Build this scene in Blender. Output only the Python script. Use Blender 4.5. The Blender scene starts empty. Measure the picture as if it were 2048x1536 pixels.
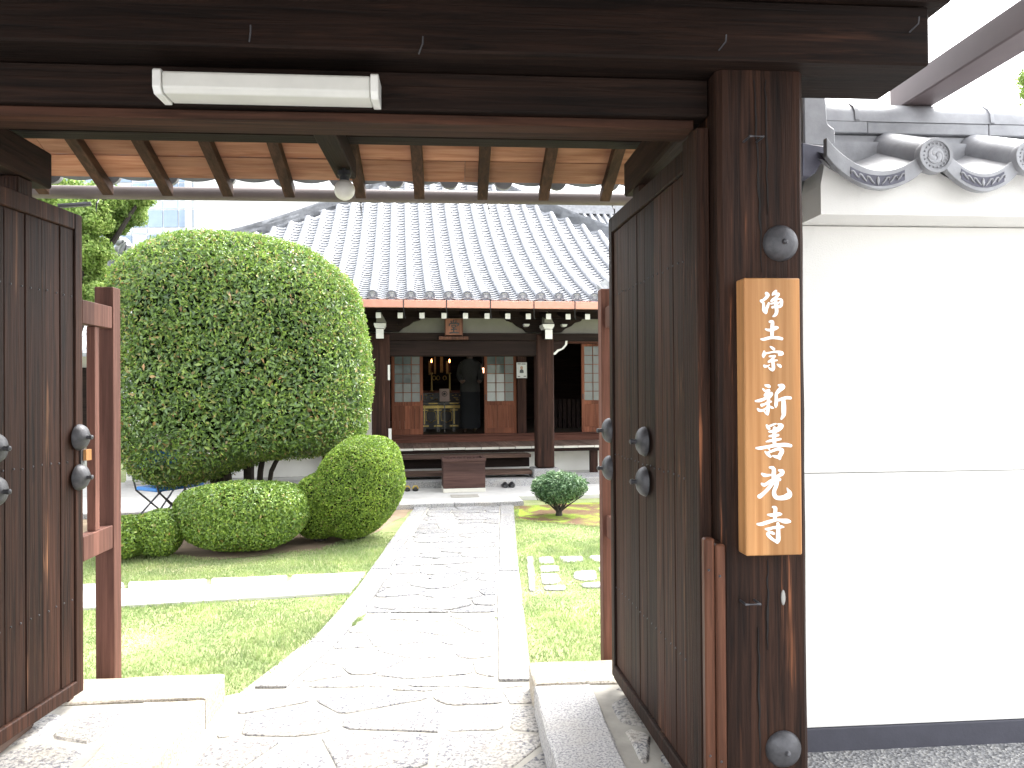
import bpy, bmesh, math, random
import numpy as np
from mathutils import Vector, Matrix, Euler, noise as mnoise
R = math.radians
rnd = random.Random(7)
nrs = np.random.RandomState(11)
S = bpy.context.scene
COL = S.collection

# ------------------------------------------------------------ camera
CAM_H = 1.55
FPX = 1500.0
cam_d = bpy.data.cameras.new('camera')
cam_d.sensor_width = 36.0
cam_d.lens = 36.0 * FPX / 2048.0
cam_d.clip_start = 0.05
cam_d.clip_end = 900.0
cam = bpy.data.objects.new('camera', cam_d)
COL.objects.link(cam)
CAM_M = Euler((R(90.35), 0, 0)).to_matrix() @ Matrix.Rotation(R(-0.4), 3, 'Z')
cam.matrix_world = Matrix.Translation((0, 0, CAM_H)) @ CAM_M.to_4x4()
S.camera = cam

# ------------------------------------------------------------ world, sun, exposure
SUN_EL, SUN_AZ = R(56), R(38)      # azimuth measured clockwise from +Y
w = bpy.data.worlds.new('World'); S.world = w; w.use_nodes = True
nt = w.node_tree; nt.nodes.clear()
sky = nt.nodes.new('ShaderNodeTexSky'); sky.sky_type = 'NISHITA'
sky.sun_disc = False; sky.sun_elevation = SUN_EL; sky.sun_rotation = SUN_AZ
sky.air_density = 1.0; sky.dust_density = 4.0; sky.ozone_density = 1.0
hs = nt.nodes.new('ShaderNodeHueSaturation'); hs.inputs['Saturation'].default_value = 0.14
hs.inputs['Value'].default_value = 1.0
bg = nt.nodes.new('ShaderNodeBackground'); bg.inputs['Strength'].default_value = 0.15
wo = nt.nodes.new('ShaderNodeOutputWorld')
nt.links.new(sky.outputs[0], hs.inputs['Color']); nt.links.new(hs.outputs[0], bg.inputs['Color'])
nt.links.new(bg.outputs[0], wo.inputs['Surface'])
sd = bpy.data.lights.new('sun', 'SUN'); sd.energy = 0.6; sd.angle = R(35); sd.color = (1.0, 0.96, 0.90)
so = bpy.data.objects.new('sun', sd); COL.objects.link(so)
sun_dir = Vector((math.sin(SUN_AZ) * math.cos(SUN_EL), math.cos(SUN_AZ) * math.cos(SUN_EL), math.sin(SUN_EL)))
so.rotation_euler = (-sun_dir).to_track_quat('-Z', 'Y').to_euler()
so.location = sun_dir * 40
S.view_settings.view_transform = 'Standard'; S.view_settings.look = 'None'
S.view_settings.gamma = 1.0; S.view_settings.use_curve_mapping = False
S.view_settings.exposure = 2.85
S.render.engine = 'CYCLES'
S.cycles.max_bounces = 8; S.cycles.diffuse_bounces = 5

# ------------------------------------------------------------ survey helpers (photo pixel -> place in the world)
def ray(px, py):
    return CAM_M @ Vector(((px - 1024) / FPX, -(py - 768) / FPX, -1.0))
def gp(px, py, z=0.0):
    d = ray(px, py); t = (z - CAM_H) / d.z
    return (d.x * t, d.y * t)
class Frame:
    def __init__(s, deg, u0, v0, z0=0.0):
        s.a = R(deg); s.c = math.cos(s.a); s.s = math.sin(s.a); s.u0, s.v0, s.z0 = u0, v0, z0
    def world(s, u, v, z=0.0):
        return Vector((u * s.c - v * s.s, u * s.s + v * s.c, z))
    def on_v(s, px, py, v):                    # ray meets the upright plane v
        d = ray(px, py); du = d.x * s.c + d.y * s.s; dv = -d.x * s.s + d.y * s.c
        t = v / dv
        return (du * t, CAM_H + d.z * t)
    def on_z(s, px, py, z):                    # ray meets the level plane z
        d = ray(px, py); t = (z - CAM_H) / d.z
        return ((d.x * s.c + d.y * s.s) * t, (-d.x * s.s + d.y * s.c) * t)
GF = Frame(4.5, -0.45, 2.3)                    # gate and street wall
TF = Frame(8.5, 0.95, 15.0)                    # temple hall

# ------------------------------------------------------------ object helpers
def link(o, parent=None):
    COL.objects.link(o)
    if parent is not None: o.parent = parent
    return o
def tag(o, label=None, cat=None, group=None, kind=None):
    if label: o['label'] = label
    if cat: o['category'] = cat
    if group: o['group'] = group
    if kind: o['kind'] = kind
    return o
def empty(name, loc, rz=0.0, parent=None):
    o = bpy.data.objects.new(name, None); o.empty_display_size = 0.2
    o.location = loc; o.rotation_euler = (0, 0, rz)
    return link(o, parent)
def mesh(name, V, F, mat=None, smooth=False, bevel=0.0):
    me = bpy.data.meshes.new(name)
    me.from_pydata([tuple(v) for v in V], [], F); me.update()
    if bevel > 0:
        bm = bmesh.new(); bm.from_mesh(me)
        ed = [e for e in bm.edges if len(e.link_faces) == 2 and e.calc_face_angle(0) > 0.6]
        bmesh.ops.bevel(bm, geom=ed, offset=bevel, segments=1, affect='EDGES', clamp_overlap=True)
        bm.to_mesh(me); bm.free()
    if smooth:
        me.polygons.foreach_set('use_smooth', [True] * len(me.polygons))
        try: me.set_sharp_from_angle(angle=R(38))
        except Exception: pass
    if mat: me.materials.append(mat)
    return me
class MB:
    """collects simple solids, then links them as ONE mesh object"""
    def __init__(s): s.V = []; s.F = []
    def add(s, V, F, M=None):
        n = len(s.V)
        s.V += [(M @ Vector(v)) if M is not None else Vector(v) for v in V]
        s.F += [tuple(i + n for i in f) for f in F]; return s
    def box(s, x0, x1, y0, y1, z0, z1, M=None):
        V = [(x0,y0,z0),(x1,y0,z0),(x1,y1,z0),(x0,y1,z0),(x0,y0,z1),(x1,y0,z1),(x1,y1,z1),(x0,y1,z1)]
        F = [(0,3,2,1),(4,5,6,7),(0,1,5,4),(1,2,6,5),(2,3,7,6),(3,0,4,7)]
        return s.add(V, F, M)
    def tube(s, pts, r, n=10, caps=True):
        pts = [Vector(p) for p in pts]; rs = r if isinstance(r, (list, tuple)) else [r] * len(pts)
        V = []; F = []
        prev = None
        for i, p in enumerate(pts):
            d = (pts[min(i+1, len(pts)-1)] - pts[max(i-1, 0)]).normalized()
            if prev is None:
                a = d.cross(Vector((0, 0, 1)))
                if a.length < 1e-3: a = d.cross(Vector((1, 0, 0)))
            else: a = prev - d * prev.dot(d)
            a.normalize(); prev = a; b = d.cross(a)
            for k in range(n):
                t = 2 * math.pi * k / n
                V.append(p + (a * math.cos(t) + b * math.sin(t)) * rs[i])
        for i in range(len(pts) - 1):
            for k in range(n):
                F.append((i*n+k, i*n+(k+1) % n, (i+1)*n+(k+1) % n, (i+1)*n+k))
        if caps:
            F.append(tuple(reversed(range(n)))); F.append(tuple(range((len(pts)-1)*n, len(pts)*n)))
        return s.add(V, F)
    def prism(s, poly, f, a, b):               # poly: 2-D outline, f(p, h) -> 3-D
        n = len(poly)
        V = [f(p, a) for p in poly] + [f(p, b) for p in poly]
        F = [tuple(range(n)), tuple(reversed(range(n, 2*n)))] + [(i, n+i, n+(i+1) % n, (i+1) % n) for i in range(n)]
        return s.add(V, F)
    def lathe(s, prof, n=20, M=None):          # prof: (r, h) about +Z
        V = []; F = []
        for (r, h) in prof:
            for k in range(n):
                t = 2*math.pi*k/n; V.append((r*math.cos(t), r*math.sin(t), h))
        m = len(prof)
        for i in range(m-1):
            for k in range(n): F.append((i*n+k, i*n+(k+1) % n, (i+1)*n+(k+1) % n, (i+1)*n+k))
        F.append(tuple(reversed(range(n)))); F.append(tuple(range((m-1)*n, m*n)))
        return s.add(V, F, M)
    def obj(s, name, mat, parent=None, fr=None, smooth=False, bevel=0.0):
        if fr is not None:
            s.V = [Vector((v[0]-fr.u0, v[1]-fr.v0, v[2]-fr.z0)) for v in s.V]
        me = mesh(name, s.V, s.F, mat, smooth, bevel)
        bm = bmesh.new(); bm.from_mesh(me); bmesh.ops.recalc_face_normals(bm, faces=bm.faces); bm.to_mesh(me); bm.free()
        return link(bpy.data.objects.new(name, me), parent)
def box(name, x0, x1, y0, y1, z0, z1, mat, parent=None, fr=None, bevel=0.0):
    return MB().box(x0, x1, y0, y1, z0, z1).obj(name, mat, parent, fr, bevel=bevel)
def rot_to(d, up=(0, 0, 1)):
    return Vector(d).to_track_quat('Z', 'Y').to_matrix().to_4x4()

# ------------------------------------------------------------ materials
def new_mat(name):
    m = bpy.data.materials.new(name); m.use_nodes = True
    t = m.node_tree; p = t.nodes['Principled BSDF']
    return m, t, p
def N(t, typ, **kw):
    n = t.nodes.new(typ)
    for k, v in kw.items(): setattr(n, k, v)
    return n
def ramp(t, stops):
    r = t.nodes.new('ShaderNodeValToRGB'); e = r.color_ramp.elements
    while len(e) < len(stops): e.new(0.5)
    for i, (p, c) in enumerate(stops):
        e[i].position = p; e[i].color = (c[0], c[1], c[2], 1)
    return r
def coords(t, scale=(1, 1, 1), rand=True):
    tc = N(t, 'ShaderNodeTexCoord'); mp = N(t, 'ShaderNodeMapping'); mp.inputs['Scale'].default_value = scale
    if rand:
        oi = N(t, 'ShaderNodeObjectInfo'); ml = N(t, 'ShaderNodeMath', operation='MULTIPLY'); ml.inputs[1].default_value = 37.0
        t.links.new(oi.outputs['Random'], ml.inputs[0])
        ad = N(t, 'ShaderNodeVectorMath', operation='ADD')
        t.links.new(tc.outputs['Object'], ad.inputs[0]); t.links.new(ml.outputs[0], ad.inputs[1])
        t.links.new(ad.outputs[0], mp.inputs['Vector'])
    else: t.links.new(tc.outputs['Object'], mp.inputs['Vector'])
    return mp
def noise(t, mp, scale, detail=4, rough=0.55, dist=0.0):
    n = N(t, 'ShaderNodeTexNoise'); n.inputs['Scale'].default_value = scale
    n.inputs['Detail'].default_value = detail; n.inputs['Roughness'].default_value = rough
    n.inputs['Distortion'].default_value = dist
    t.links.new(mp.outputs[0], n.inputs['Vector']); return n
def mixc(t, fac, a, b, mode='MIX'):
    m = N(t, 'ShaderNodeMix', data_type='RGBA', blend_type=mode)
    for sock, v in ((m.inputs[0], fac), (m.inputs[6], a), (m.inputs[7], b)):
        if isinstance(v, (int, float)): sock.default_value = v
        elif isinstance(v, (tuple, list)): sock.default_value = (v[0], v[1], v[2], 1)
        else: t.links.new(v, sock)
    return m.outputs[2]
def bump(t, p, h, strength=0.3, dist=0.01):
    b = N(t, 'ShaderNodeBump'); b.inputs['Strength'].default_value = strength; b.inputs['Distance'].default_value = dist
    t.links.new(h, b.inputs['Height']); t.links.new(b.outputs[0], p.inputs['Normal'])
def wood(name, dark, light, axis='Z', grain=45.0, rough=0.75, bmp=0.5, wear=None, wear_amt=0.5, vary=0.25, stretch=0.045):
    m, t, p = new_mat(name)
    sc = [1.0, 1.0, 1.0]; sc['XYZ'.index(axis)] = stretch
    mp = coords(t, sc)
    g = noise(t, mp, grain, 5, 0.6, 0.6)
    r = ramp(t, [(0.32, dark), (0.50, tuple((a+b)/2 for a, b in zip(dark, light))), (0.68, light)])
    t.links.new(g.outputs['Fac'], r.inputs[0]); c = r.outputs[0]
    g2 = noise(t, mp, grain * 0.13, 3, 0.5, 0.8)
    r2 = ramp(t, [(0.35, (0.55, 0.55, 0.55)), (0.65, (1.25, 1.2, 1.15))]); t.links.new(g2.outputs['Fac'], r2.inputs[0])
    c = mixc(t, 0.8, c, r2.outputs[0], 'MULTIPLY')
    if wear is not None:
        g3 = noise(t, mp, grain * 0.55, 4, 0.65, 0.3)
        r3 = ramp(t, [(0.60, (0, 0, 0)), (0.74, (1, 1, 1))]); t.links.new(g3.outputs['Fac'], r3.inputs[0])
        mp2 = coords(t, (1, 1, 1)); g4 = noise(t, mp2, 2.6, 2)
        r4 = ramp(t, [(0.45, (0, 0, 0)), (0.62, (1, 1, 1))]); t.links.new(g4.outputs['Fac'], r4.inputs[0])
        ml = N(t, 'ShaderNodeMath', operation='MULTIPLY'); t.links.new(r3.outputs[0], ml.inputs[0]); t.links.new(r4.outputs[0], ml.inputs[1])
        m2 = N(t, 'ShaderNodeMath', operation='MULTIPLY'); t.links.new(ml.outputs[0], m2.inputs[0]); m2.inputs[1].default_value = wear_amt
        c = mixc(t, m2.outputs[0], c, wear)
    oi = N(t, 'ShaderNodeObjectInfo'); mr = N(t, 'ShaderNodeMapRange'); mr.inputs[3].default_value = 1 - vary; mr.inputs[4].default_value = 1 + vary
    t.links.new(oi.outputs['Random'], mr.inputs[0]); hv = N(t, 'ShaderNodeHueSaturation'); t.links.new(mr.outputs[0], hv.inputs['Value']); t.links.new(c, hv.inputs['Color'])
    t.links.new(hv.outputs[0], p.inputs['Base Color'])
    p.inputs['Roughness'].default_value = rough; p.inputs['Specular IOR Level'].default_value = 0.14
    bump(t, p, g.outputs['Fac'], bmp, 0.006)
    return m
def plain(name, col, rough=0.6, metal=0.0, var=0.15, scale=6.0, bmp=0.0, bscale=60.0, spec=0.5, emit=None, estr=0.0):
    m, t, p = new_mat(name); mp = coords(t)
    n = noise(t, mp, scale, 5, 0.6)
    r = ramp(t, [(0.3, tuple(x*(1-var) for x in col)), (0.7, tuple(min(1, x*(1+var)) for x in col))])
    t.links.new(n.outputs['Fac'], r.inputs[0]); t.links.new(r.outputs[0], p.inputs['Base Color'])
    p.inputs['Roughness'].default_value = rough; p.inputs['Metallic'].default_value = metal; p.inputs['Specular IOR Level'].default_value = spec
    if bmp > 0:
        n2 = noise(t, mp, bscale, 4, 0.6); bump(t, p, n2.outputs['Fac'], bmp, 0.004)
    if emit: p.inputs['Emission Color'].default_value = (*emit, 1); p.inputs['Emission Strength'].default_value = estr
    return m
def stone(name, base, speck, warm, scale=90.0, bmp=0.6, rough=0.85, vary=0.18):
    m, t, p = new_mat(name); mp = coords(t)
    n1 = noise(t, mp, scale, 3, 0.7); r1 = ramp(t, [(0.38, speck), (0.52, base), (0.7, tuple(min(1, x*1.25) for x in base))]); t.links.new(n1.outputs['Fac'], r1.inputs[0])
    n2 = noise(t, mp, 4.0, 5, 0.65); r2 = ramp(t, [(0.45, (0, 0, 0)), (0.7, (1, 1, 1))]); t.links.new(n2.outputs['Fac'], r2.inputs[0])
    c = mixc(t, r2.outputs[0], r1.outputs[0], warm)
    c = mixc(t, 0.5, r1.outputs[0], c)
    oi = N(t, 'ShaderNodeObjectInfo'); mr = N(t, 'ShaderNodeMapRange'); mr.inputs[3].default_value = 1 - vary; mr.inputs[4].default_value = 1 + vary
    t.links.new(oi.outputs['Random'], mr.inputs[0]); hv = N(t, 'ShaderNodeHueSaturation'); t.links.new(mr.outputs[0], hv.inputs['Value']); t.links.new(c, hv.inputs['Color'])
    t.links.new(hv.outputs[0], p.inputs['Base Color']); p.inputs['Roughness'].default_value = rough; p.inputs['Specular IOR Level'].default_value = 0.25
    n3 = noise(t, mp, 18.0, 8, 0.75); bump(t, p, n3.outputs['Fac'], bmp, 0.02)
    return m
def leaf_mat(name, stops, rough=0.45, trans=0.3, spec=0.5):
    m, t, p = new_mat(name)
    ge = N(t, 'ShaderNodeNewGeometry'); r = ramp(t, stops); t.links.new(ge.outputs['Random Per Island'], r.inputs[0])
    mp = coords(t); n = noise(t, mp, 3.0, 3); r2 = ramp(t, [(0.35, (0.7, 0.75, 0.7)), (0.65, (1.2, 1.15, 1.0))]); t.links.new(n.outputs['Fac'], r2.inputs[0])
    c = mixc(t, 0.8, r.outputs[0], r2.outputs[0], 'MULTIPLY')
    t.links.new(c, p.inputs['Base Color']); p.inputs['Roughness'].default_value = rough; p.inputs['Specular IOR Level'].default_value = spec
    tr = N(t, 'ShaderNodeBsdfTranslucent'); t.links.new(c, tr.inputs['Color'])
    ms = N(t, 'ShaderNodeMixShader'); ms.inputs[0].default_value = trans
    t.links.new(p.outputs[0], ms.inputs[1]); t.links.new(tr.outputs[0], ms.inputs[2])
    t.links.new(ms.outputs[0], t.nodes['Material Output'].inputs['Surface'])
    return m
M = {}
M['beam'] = wood('dark_beam_wood', (0.0055, 0.0036, 0.0028), (0.022, 0.0115, 0.0078), 'X', 55, 0.7, 0.6, wear=(0.14, 0.06, 0.035), wear_amt=0.35, vary=0.1)
M['beam_y'] = wood('dark_beam_wood_cross', (0.008, 0.0045, 0.0034), (0.027, 0.0130, 0.0085), 'Y', 55, 0.7, 0.6, vary=0.15)
M['rafterx'] = wood('lintel_strip_wood', (0.0240, 0.0120, 0.0078), (0.0780, 0.0348, 0.0216), 'X', 50, 0.7, 0.4, vary=0.1)
M['post'] = wood('weathered_post_wood', (0.0080, 0.0046, 0.0034), (0.046, 0.0215, 0.0135), 'Z', 75, 0.65, 1.0, wear=(0.34, 0.13, 0.06), wear_amt=0.95, vary=0.05, stretch=0.03)
M['door'] = wood('gate_door_wood', (0.0090, 0.0047, 0.0036), (0.056, 0.0240, 0.0150), 'Z', 60, 0.6, 0.5, wear=(0.34, 0.17, 0.085), wear_amt=0.75, vary=0.42, stretch=0.03)
M['red'] = wood('red_brown_painted_wood', (0.085, 0.040, 0.030), (0.150, 0.072, 0.056), 'Z', 50, 0.7, 0.35, vary=0.08)
M['bar'] = wood('oiled_bar_wood', (0.0525, 0.0225, 0.0135), (0.1200, 0.0525, 0.0315), 'Z', 55, 0.45, 0.3, vary=0.15)
M['board'] = wood('cedar_roof_board', (0.2720, 0.1160, 0.0680), (0.4400, 0.2320, 0.1520), 'X', 35, 0.7, 0.3, vary=0.14, stretch=0.08)
M['rafter'] = wood('rafter_wood', (0.0300, 0.0160, 0.0110), (0.0750, 0.0375, 0.0240), 'Y', 50, 0.7, 0.4, vary=0.2)
M['sign'] = wood('light_sign_wood', (0.3864, 0.1840, 0.0690), (0.5704, 0.3036, 0.1288), 'Z', 40, 0.35, 0.12, vary=0.0, stretch=0.02)
M['tdark'] = wood('temple_dark_wood', (0.0095, 0.0060, 0.0050), (0.026, 0.0150, 0.0125), 'X', 40, 0.75, 0.3, vary=0.2)
M['tcol'] = wood('temple_column_wood', (0.017, 0.0090, 0.0070), (0.052, 0.0240, 0.0175), 'Z', 40, 0.75, 0.4, wear=(0.30, 0.12, 0.07), wear_amt=0.6, vary=0.15)
M['tred'] = wood('temple_door_wood', (0.1200, 0.0420, 0.0240), (0.2040, 0.0810, 0.0480), 'Z', 40, 0.65, 0.2, vary=0.12)
M['tredx'] = wood('temple_sill_wood', (0.0660, 0.0275, 0.0193), (0.1320, 0.0578, 0.0413), 'X', 40, 0.7, 0.2, vary=0.1)
M['deck'] = wood('veranda_wood', (0.1040, 0.0680, 0.0520), (0.2240, 0.1600, 0.1320), 'Y', 40, 0.8, 0.3, vary=0.2)
M['step'] = wood('step_wood', (0.0490, 0.0315, 0.0252), (0.1190, 0.0770, 0.0616), 'X', 40, 0.8, 0.3, vary=0.15)
M['boxwood'] = wood('offertory_wood', (0.0562, 0.0315, 0.0285), (0.1013, 0.0600, 0.0525), 'X', 40, 0.8, 0.3, vary=0.05)
M['plaster'] = plain('white_plaster', (0.80, 0.79, 0.75), 0.9, var=0.035, scale=2.5, bmp=0.45, bscale=160, spec=0.2)
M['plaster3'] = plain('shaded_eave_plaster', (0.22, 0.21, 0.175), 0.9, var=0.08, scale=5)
M['granite2'] = stone('pale_granite', (0.52, 0.51, 0.50), (0.22, 0.22, 0.24), (0.50, 0.47, 0.42), 100, 0.6)
M['plaster2'] = plain('aged_plaster', (0.60, 0.58, 0.52), 0.9, var=0.06, scale=5, bmp=0.2, bscale=90, spec=0.2)
M['disc'] = plain('eave_disc_tile', (0.13, 0.135, 0.16), 0.5, var=0.25, scale=20)
M['tile'] = plain('grey_roof_tile', (0.27, 0.28, 0.30), 0.45, var=0.22, scale=9, bmp=0.15, bscale=50)
M['tile2'] = plain('grey_wall_tile', (0.30, 0.305, 0.32), 0.45, var=0.25, scale=7, bmp=0.2, bscale=70)
M['tiledark'] = plain('dark_tile', (0.10, 0.10, 0.13), 0.55, var=0.2, scale=20)
M['iron'] = plain('forged_iron', (0.065, 0.065, 0.07), 0.5, metal=0.4, var=0.35, scale=25, bmp=0.4, bscale=60)
M['ironk'] = plain('black_iron', (0.03, 0.03, 0.032), 0.5, metal=0.5, var=0.2)
M['white'] = plain('white_paint', (0.62, 0.61, 0.58), 0.6, var=0.06, scale=12)
M['char'] = plain('white_lettering', (0.85, 0.85, 0.83), 0.45, var=0.02)
M['lampw'] = plain('lamp_white_plastic', (0.74, 0.74, 0.70), 0.35, var=0.03)
M['diff'] = plain('lamp_diffuser', (0.62, 0.62, 0.57), 0.4, var=0.05, scale=10)
M['globe'] = plain('frosted_globe', (0.72, 0.70, 0.64), 0.3, var=0.06, scale=25)
M['black'] = plain('black_paint', (0.02, 0.02, 0.022), 0.5, var=0.1)
M['granite'] = stone('granite', (0.38, 0.375, 0.37), (0.13, 0.13, 0.15), (0.42, 0.385, 0.33), 95, 0.5)
M['flag'] = stone('flagstone', (0.38, 0.37, 0.35), (0.12, 0.12, 0.145), (0.43, 0.38, 0.30), 60, 0.8, vary=0.20)
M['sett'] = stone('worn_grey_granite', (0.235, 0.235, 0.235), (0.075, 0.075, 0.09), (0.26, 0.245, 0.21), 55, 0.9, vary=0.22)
M['edge'] = stone('edging_stone', (0.50, 0.46, 0.40), (0.30, 0.27, 0.22), (0.52, 0.42, 0.28), 80, 0.9)
M['mortar'] = plain('mortar', (0.33, 0.315, 0.28), 0.95, var=0.12, scale=12, bmp=0.4, bscale=90, spec=0.2)
M['concrete'] = plain('concrete', (0.50, 0.49, 0.47), 0.9, var=0.10, scale=4, bmp=0.3, bscale=70, spec=0.2)
M['copper'] = plain('copper_gutter', (0.52, 0.25, 0.185), 0.55, var=0.08, scale=8)
M['pipe'] = plain('brown_gutter_pipe', (0.11, 0.085, 0.078), 0.5, var=0.12)
M['gold'] = plain('gold_leaf', (0.34, 0.25, 0.08), 0.4, metal=0.6, var=0.2, scale=30)
M['lacquer'] = plain('black_lacquer', (0.015, 0.013, 0.012), 0.3, var=0.2)
M['paper'] = plain('shoji_paper', (0.40, 0.42, 0.41), 0.7, var=0.06, scale=6)
M['glassdoor'] = plain('door_glass', (0.10, 0.12, 0.115), 0.08, var=0.3, scale=3)
M['bark'] = plain('dark_bark', (0.035, 0.028, 0.024), 0.9, var=0.3, scale=30, bmp=0.8, bscale=40)
M['core'] = plain('dark_core', (0.012, 0.018, 0.009), 1.0, var=0.4, scale=20, bmp=0.6, bscale=30, spec=0.0)  # colour of the solid cores added inside crowns, no twigs modelled
M['blue'] = plain('blue_vinyl', (0.03, 0.20, 0.60), 0.4, var=0.1)
M['steel'] = plain('dull_steel', (0.12, 0.12, 0.13), 0.4, metal=0.7, var=0.1)

# ============================================================ ground, lawn, paths
def clip(poly, a, b):                          # keep the side left of a->b
    out = []; n = len(poly)
    def sd(p): return (b[0]-a[0])*(p[1]-a[1]) - (b[1]-a[1])*(p[0]-a[0])
    for i in range(n):
        p, q = poly[i], poly[(i+1) % n]; sp, sq = sd(p), sd(q)
        if sp >= 0: out.append(p)
        if (sp >= 0) != (sq >= 0):
            t = sp/(sp-sq); out.append((p[0]+(q[0]-p[0])*t, p[1]+(q[1]-p[1])*t))
    return out
def inset(poly, g):
    out = poly; n = len(poly)
    for i in range(n):
        a, b = poly[i], poly[(i+1) % n]; dx, dy = b[0]-a[0], b[1]-a[1]; L = math.hypot(dx, dy)
        if L < 1e-6: continue
        nx, ny = -dy/L*g, dx/L*g
        out = clip(out, (a[0]+nx, a[1]+ny), (b[0]+nx, b[1]+ny))
        if len(out) < 3: return []
    return out
def chaikin(poly, k=1, f=0.22):
    for _ in range(k):
        o = []
        for i in range(len(poly)):
            a, b = poly[i], poly[(i+1) % len(poly)]
            o += [(a[0]+(b[0]-a[0])*f, a[1]+(b[1]-a[1])*f), (a[0]+(b[0]-a[0])*(1-f), a[1]+(b[1]-a[1])*(1-f))]
        poly = o
    return poly
def area2(poly): return 0.5*sum(poly[i][0]*poly[(i+1)%len(poly)][1]-poly[(i+1)%len(poly)][0]*poly[i][1] for i in range(len(poly)))
def inside(p, poly):
    c = False; n = len(poly)
    for i in range(n):
        a, b = poly[i], poly[(i+1) % n]
        if (a[1] > p[1]) != (b[1] > p[1]) and p[0] < (b[0]-a[0])*(p[1]-a[1])/(b[1]-a[1])+a[0]: c = not c
    return c
def cells(region, sx, sy, jit, seed, gap):
    """uneven stones that fill a convex region: seeds on a shaken running-bond grid, each cell cut by its neighbours"""
    r = random.Random(seed)
    if area2(region) < 0: region = region[::-1]
    xs = [p[0] for p in region]; ys = [p[1] for p in region]; pts = []; j = 0; y = min(ys)-sy
    while y < max(ys)+sy:
        x = min(xs)-sx+(sx*0.5 if j % 2 else 0)+r.uniform(-.25, .25)*sx
        while x < max(xs)+sx:
            pts.append((x+r.uniform(-jit, jit)*sx, y+r.uniform(-jit, jit)*sy)); x += sx*r.uniform(.75, 1.3)
        y += sy*r.uniform(.85, 1.15); j += 1
    k = sx/sy; out = []
    for i, p in enumerate(pts):
        c = list(region)
        for q in pts:
            if q is p: continue
            dx, dy = q[0]-p[0], q[1]-p[1]
            if abs(dx) > 3*sx or abs(dy) > 3*sy: continue
            m = ((p[0]+q[0])/2, (p[1]+q[1])/2)
            nx, ny = dx, dy*k*k                # metric stretched so that stones are wider than deep
            c = clip(c, m, (m[0]-ny, m[1]+nx))
            if len(c) < 3: break
        if len(c) < 3: continue
        c = inset(c, gap)
        if len(c) < 3 or area2(c) < 0.0035: continue
        out.append(c)
    return out
def slab(name, poly, z0, z1, mat, parent, rough=0.004, soft=0.012, r=rnd, rounds=1, fr=None):
    if area2(poly) < 0: poly = poly[::-1]
    q = []
    for i in range(len(poly)):                 # broken, slightly wavy edge
        a, b = poly[i], poly[(i+1) % len(poly)]; L = math.hypot(b[0]-a[0], b[1]-a[1]); q.append(a)
        if L > 0.14:
            for s in range(1, max(2, int(L/0.12))):
                f = s/max(2, int(L/0.12)); q.append((a[0]+(b[0]-a[0])*f+r.uniform(-1, 1)*soft*.45, a[1]+(b[1]-a[1])*f+r.uniform(-1, 1)*soft*.45))
    if rounds: q = chaikin(q, rounds)
    cx = sum(p[0] for p in q)/len(q); cy = sum(p[1] for p in q)/len(q); n = len(q)
    tx, ty = r.uniform(-rough, rough)*2, r.uniform(-rough, rough)*2
    def top(p, dz): return z1+dz+(p[0]-cx)*tx+(p[1]-cy)*ty+r.uniform(-rough, rough)*.35
    inn = [(cx+(p[0]-cx)*(1-min(.4, soft/max(.02, math.hypot(p[0]-cx, p[1]-cy)))), cy+(p[1]-cy)*(1-min(.4, soft/max(.02, math.hypot(p[0]-cx, p[1]-cy))))) for p in q]
    V = [(p[0], p[1], z0) for p in q]+[(p[0], p[1], top(p, -soft*.6)) for p in q]+[(p[0], p[1], top(p, 0)) for p in inn]
    V.append((cx, cy, z1+r.uniform(0, rough)))
    F = []
    for i in range(n):
        k = (i+1) % n
        F += [(i, k, n+k, n+i), (n+i, n+k, 2*n+k, 2*n+i), (2*n+i, 2*n+k, 3*n)]
    b = MB(); b.V = [Vector(v) for v in V]; b.F = F
    return b.obj(name, mat, parent, fr)
def sheet(name, poly, z, mat, kind='structure', thick=None):
    if area2(poly) < 0: poly = poly[::-1]
    b = MB(); n = len(poly)
    b.V = [Vector((p[0], p[1], z)) for p in poly]; b.F = [tuple(range(n))]
    o = b.obj(name, mat); o['kind'] = kind; return o

# ground: gravelly asphalt, wide enough for the horizon
gm, t, p = new_mat('street_gravel'); mp = coords(t, rand=False)
vo = N(t, 'ShaderNodeTexVoronoi'); vo.inputs['Scale'].default_value = 75; t.links.new(mp.outputs[0], vo.inputs['Vector'])
rr = ramp(t, [(0.0, (0.12, 0.122, 0.128)), (0.5, (0.26, 0.26, 0.265)), (1.0, (0.50, 0.49, 0.47))]); t.links.new(vo.outputs['Color'], rr.inputs[0])
t.links.new(rr.outputs[0], p.inputs['Base Color']); p.inputs['Roughness'].default_value = 0.85
bump(t, p, vo.outputs['Distance'], 0.9, 0.01)
sheet('ground', [(-300, -120), (300, -120), (300, 500), (-300, 500)], -0.03, gm)
c1 = gp(1612, 1498); 
fw = lambda u, v: GF.world(u, v)[:2]
sheet('street', [fw(-12, -8), fw(12, -8), fw(12, 3.2), fw(1.0, 3.2), fw(1.0, 2.0), fw(-3.4, 2.0), fw(-3.4, 3.2), fw(-12, 3.2)], 0.0, gm)

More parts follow.
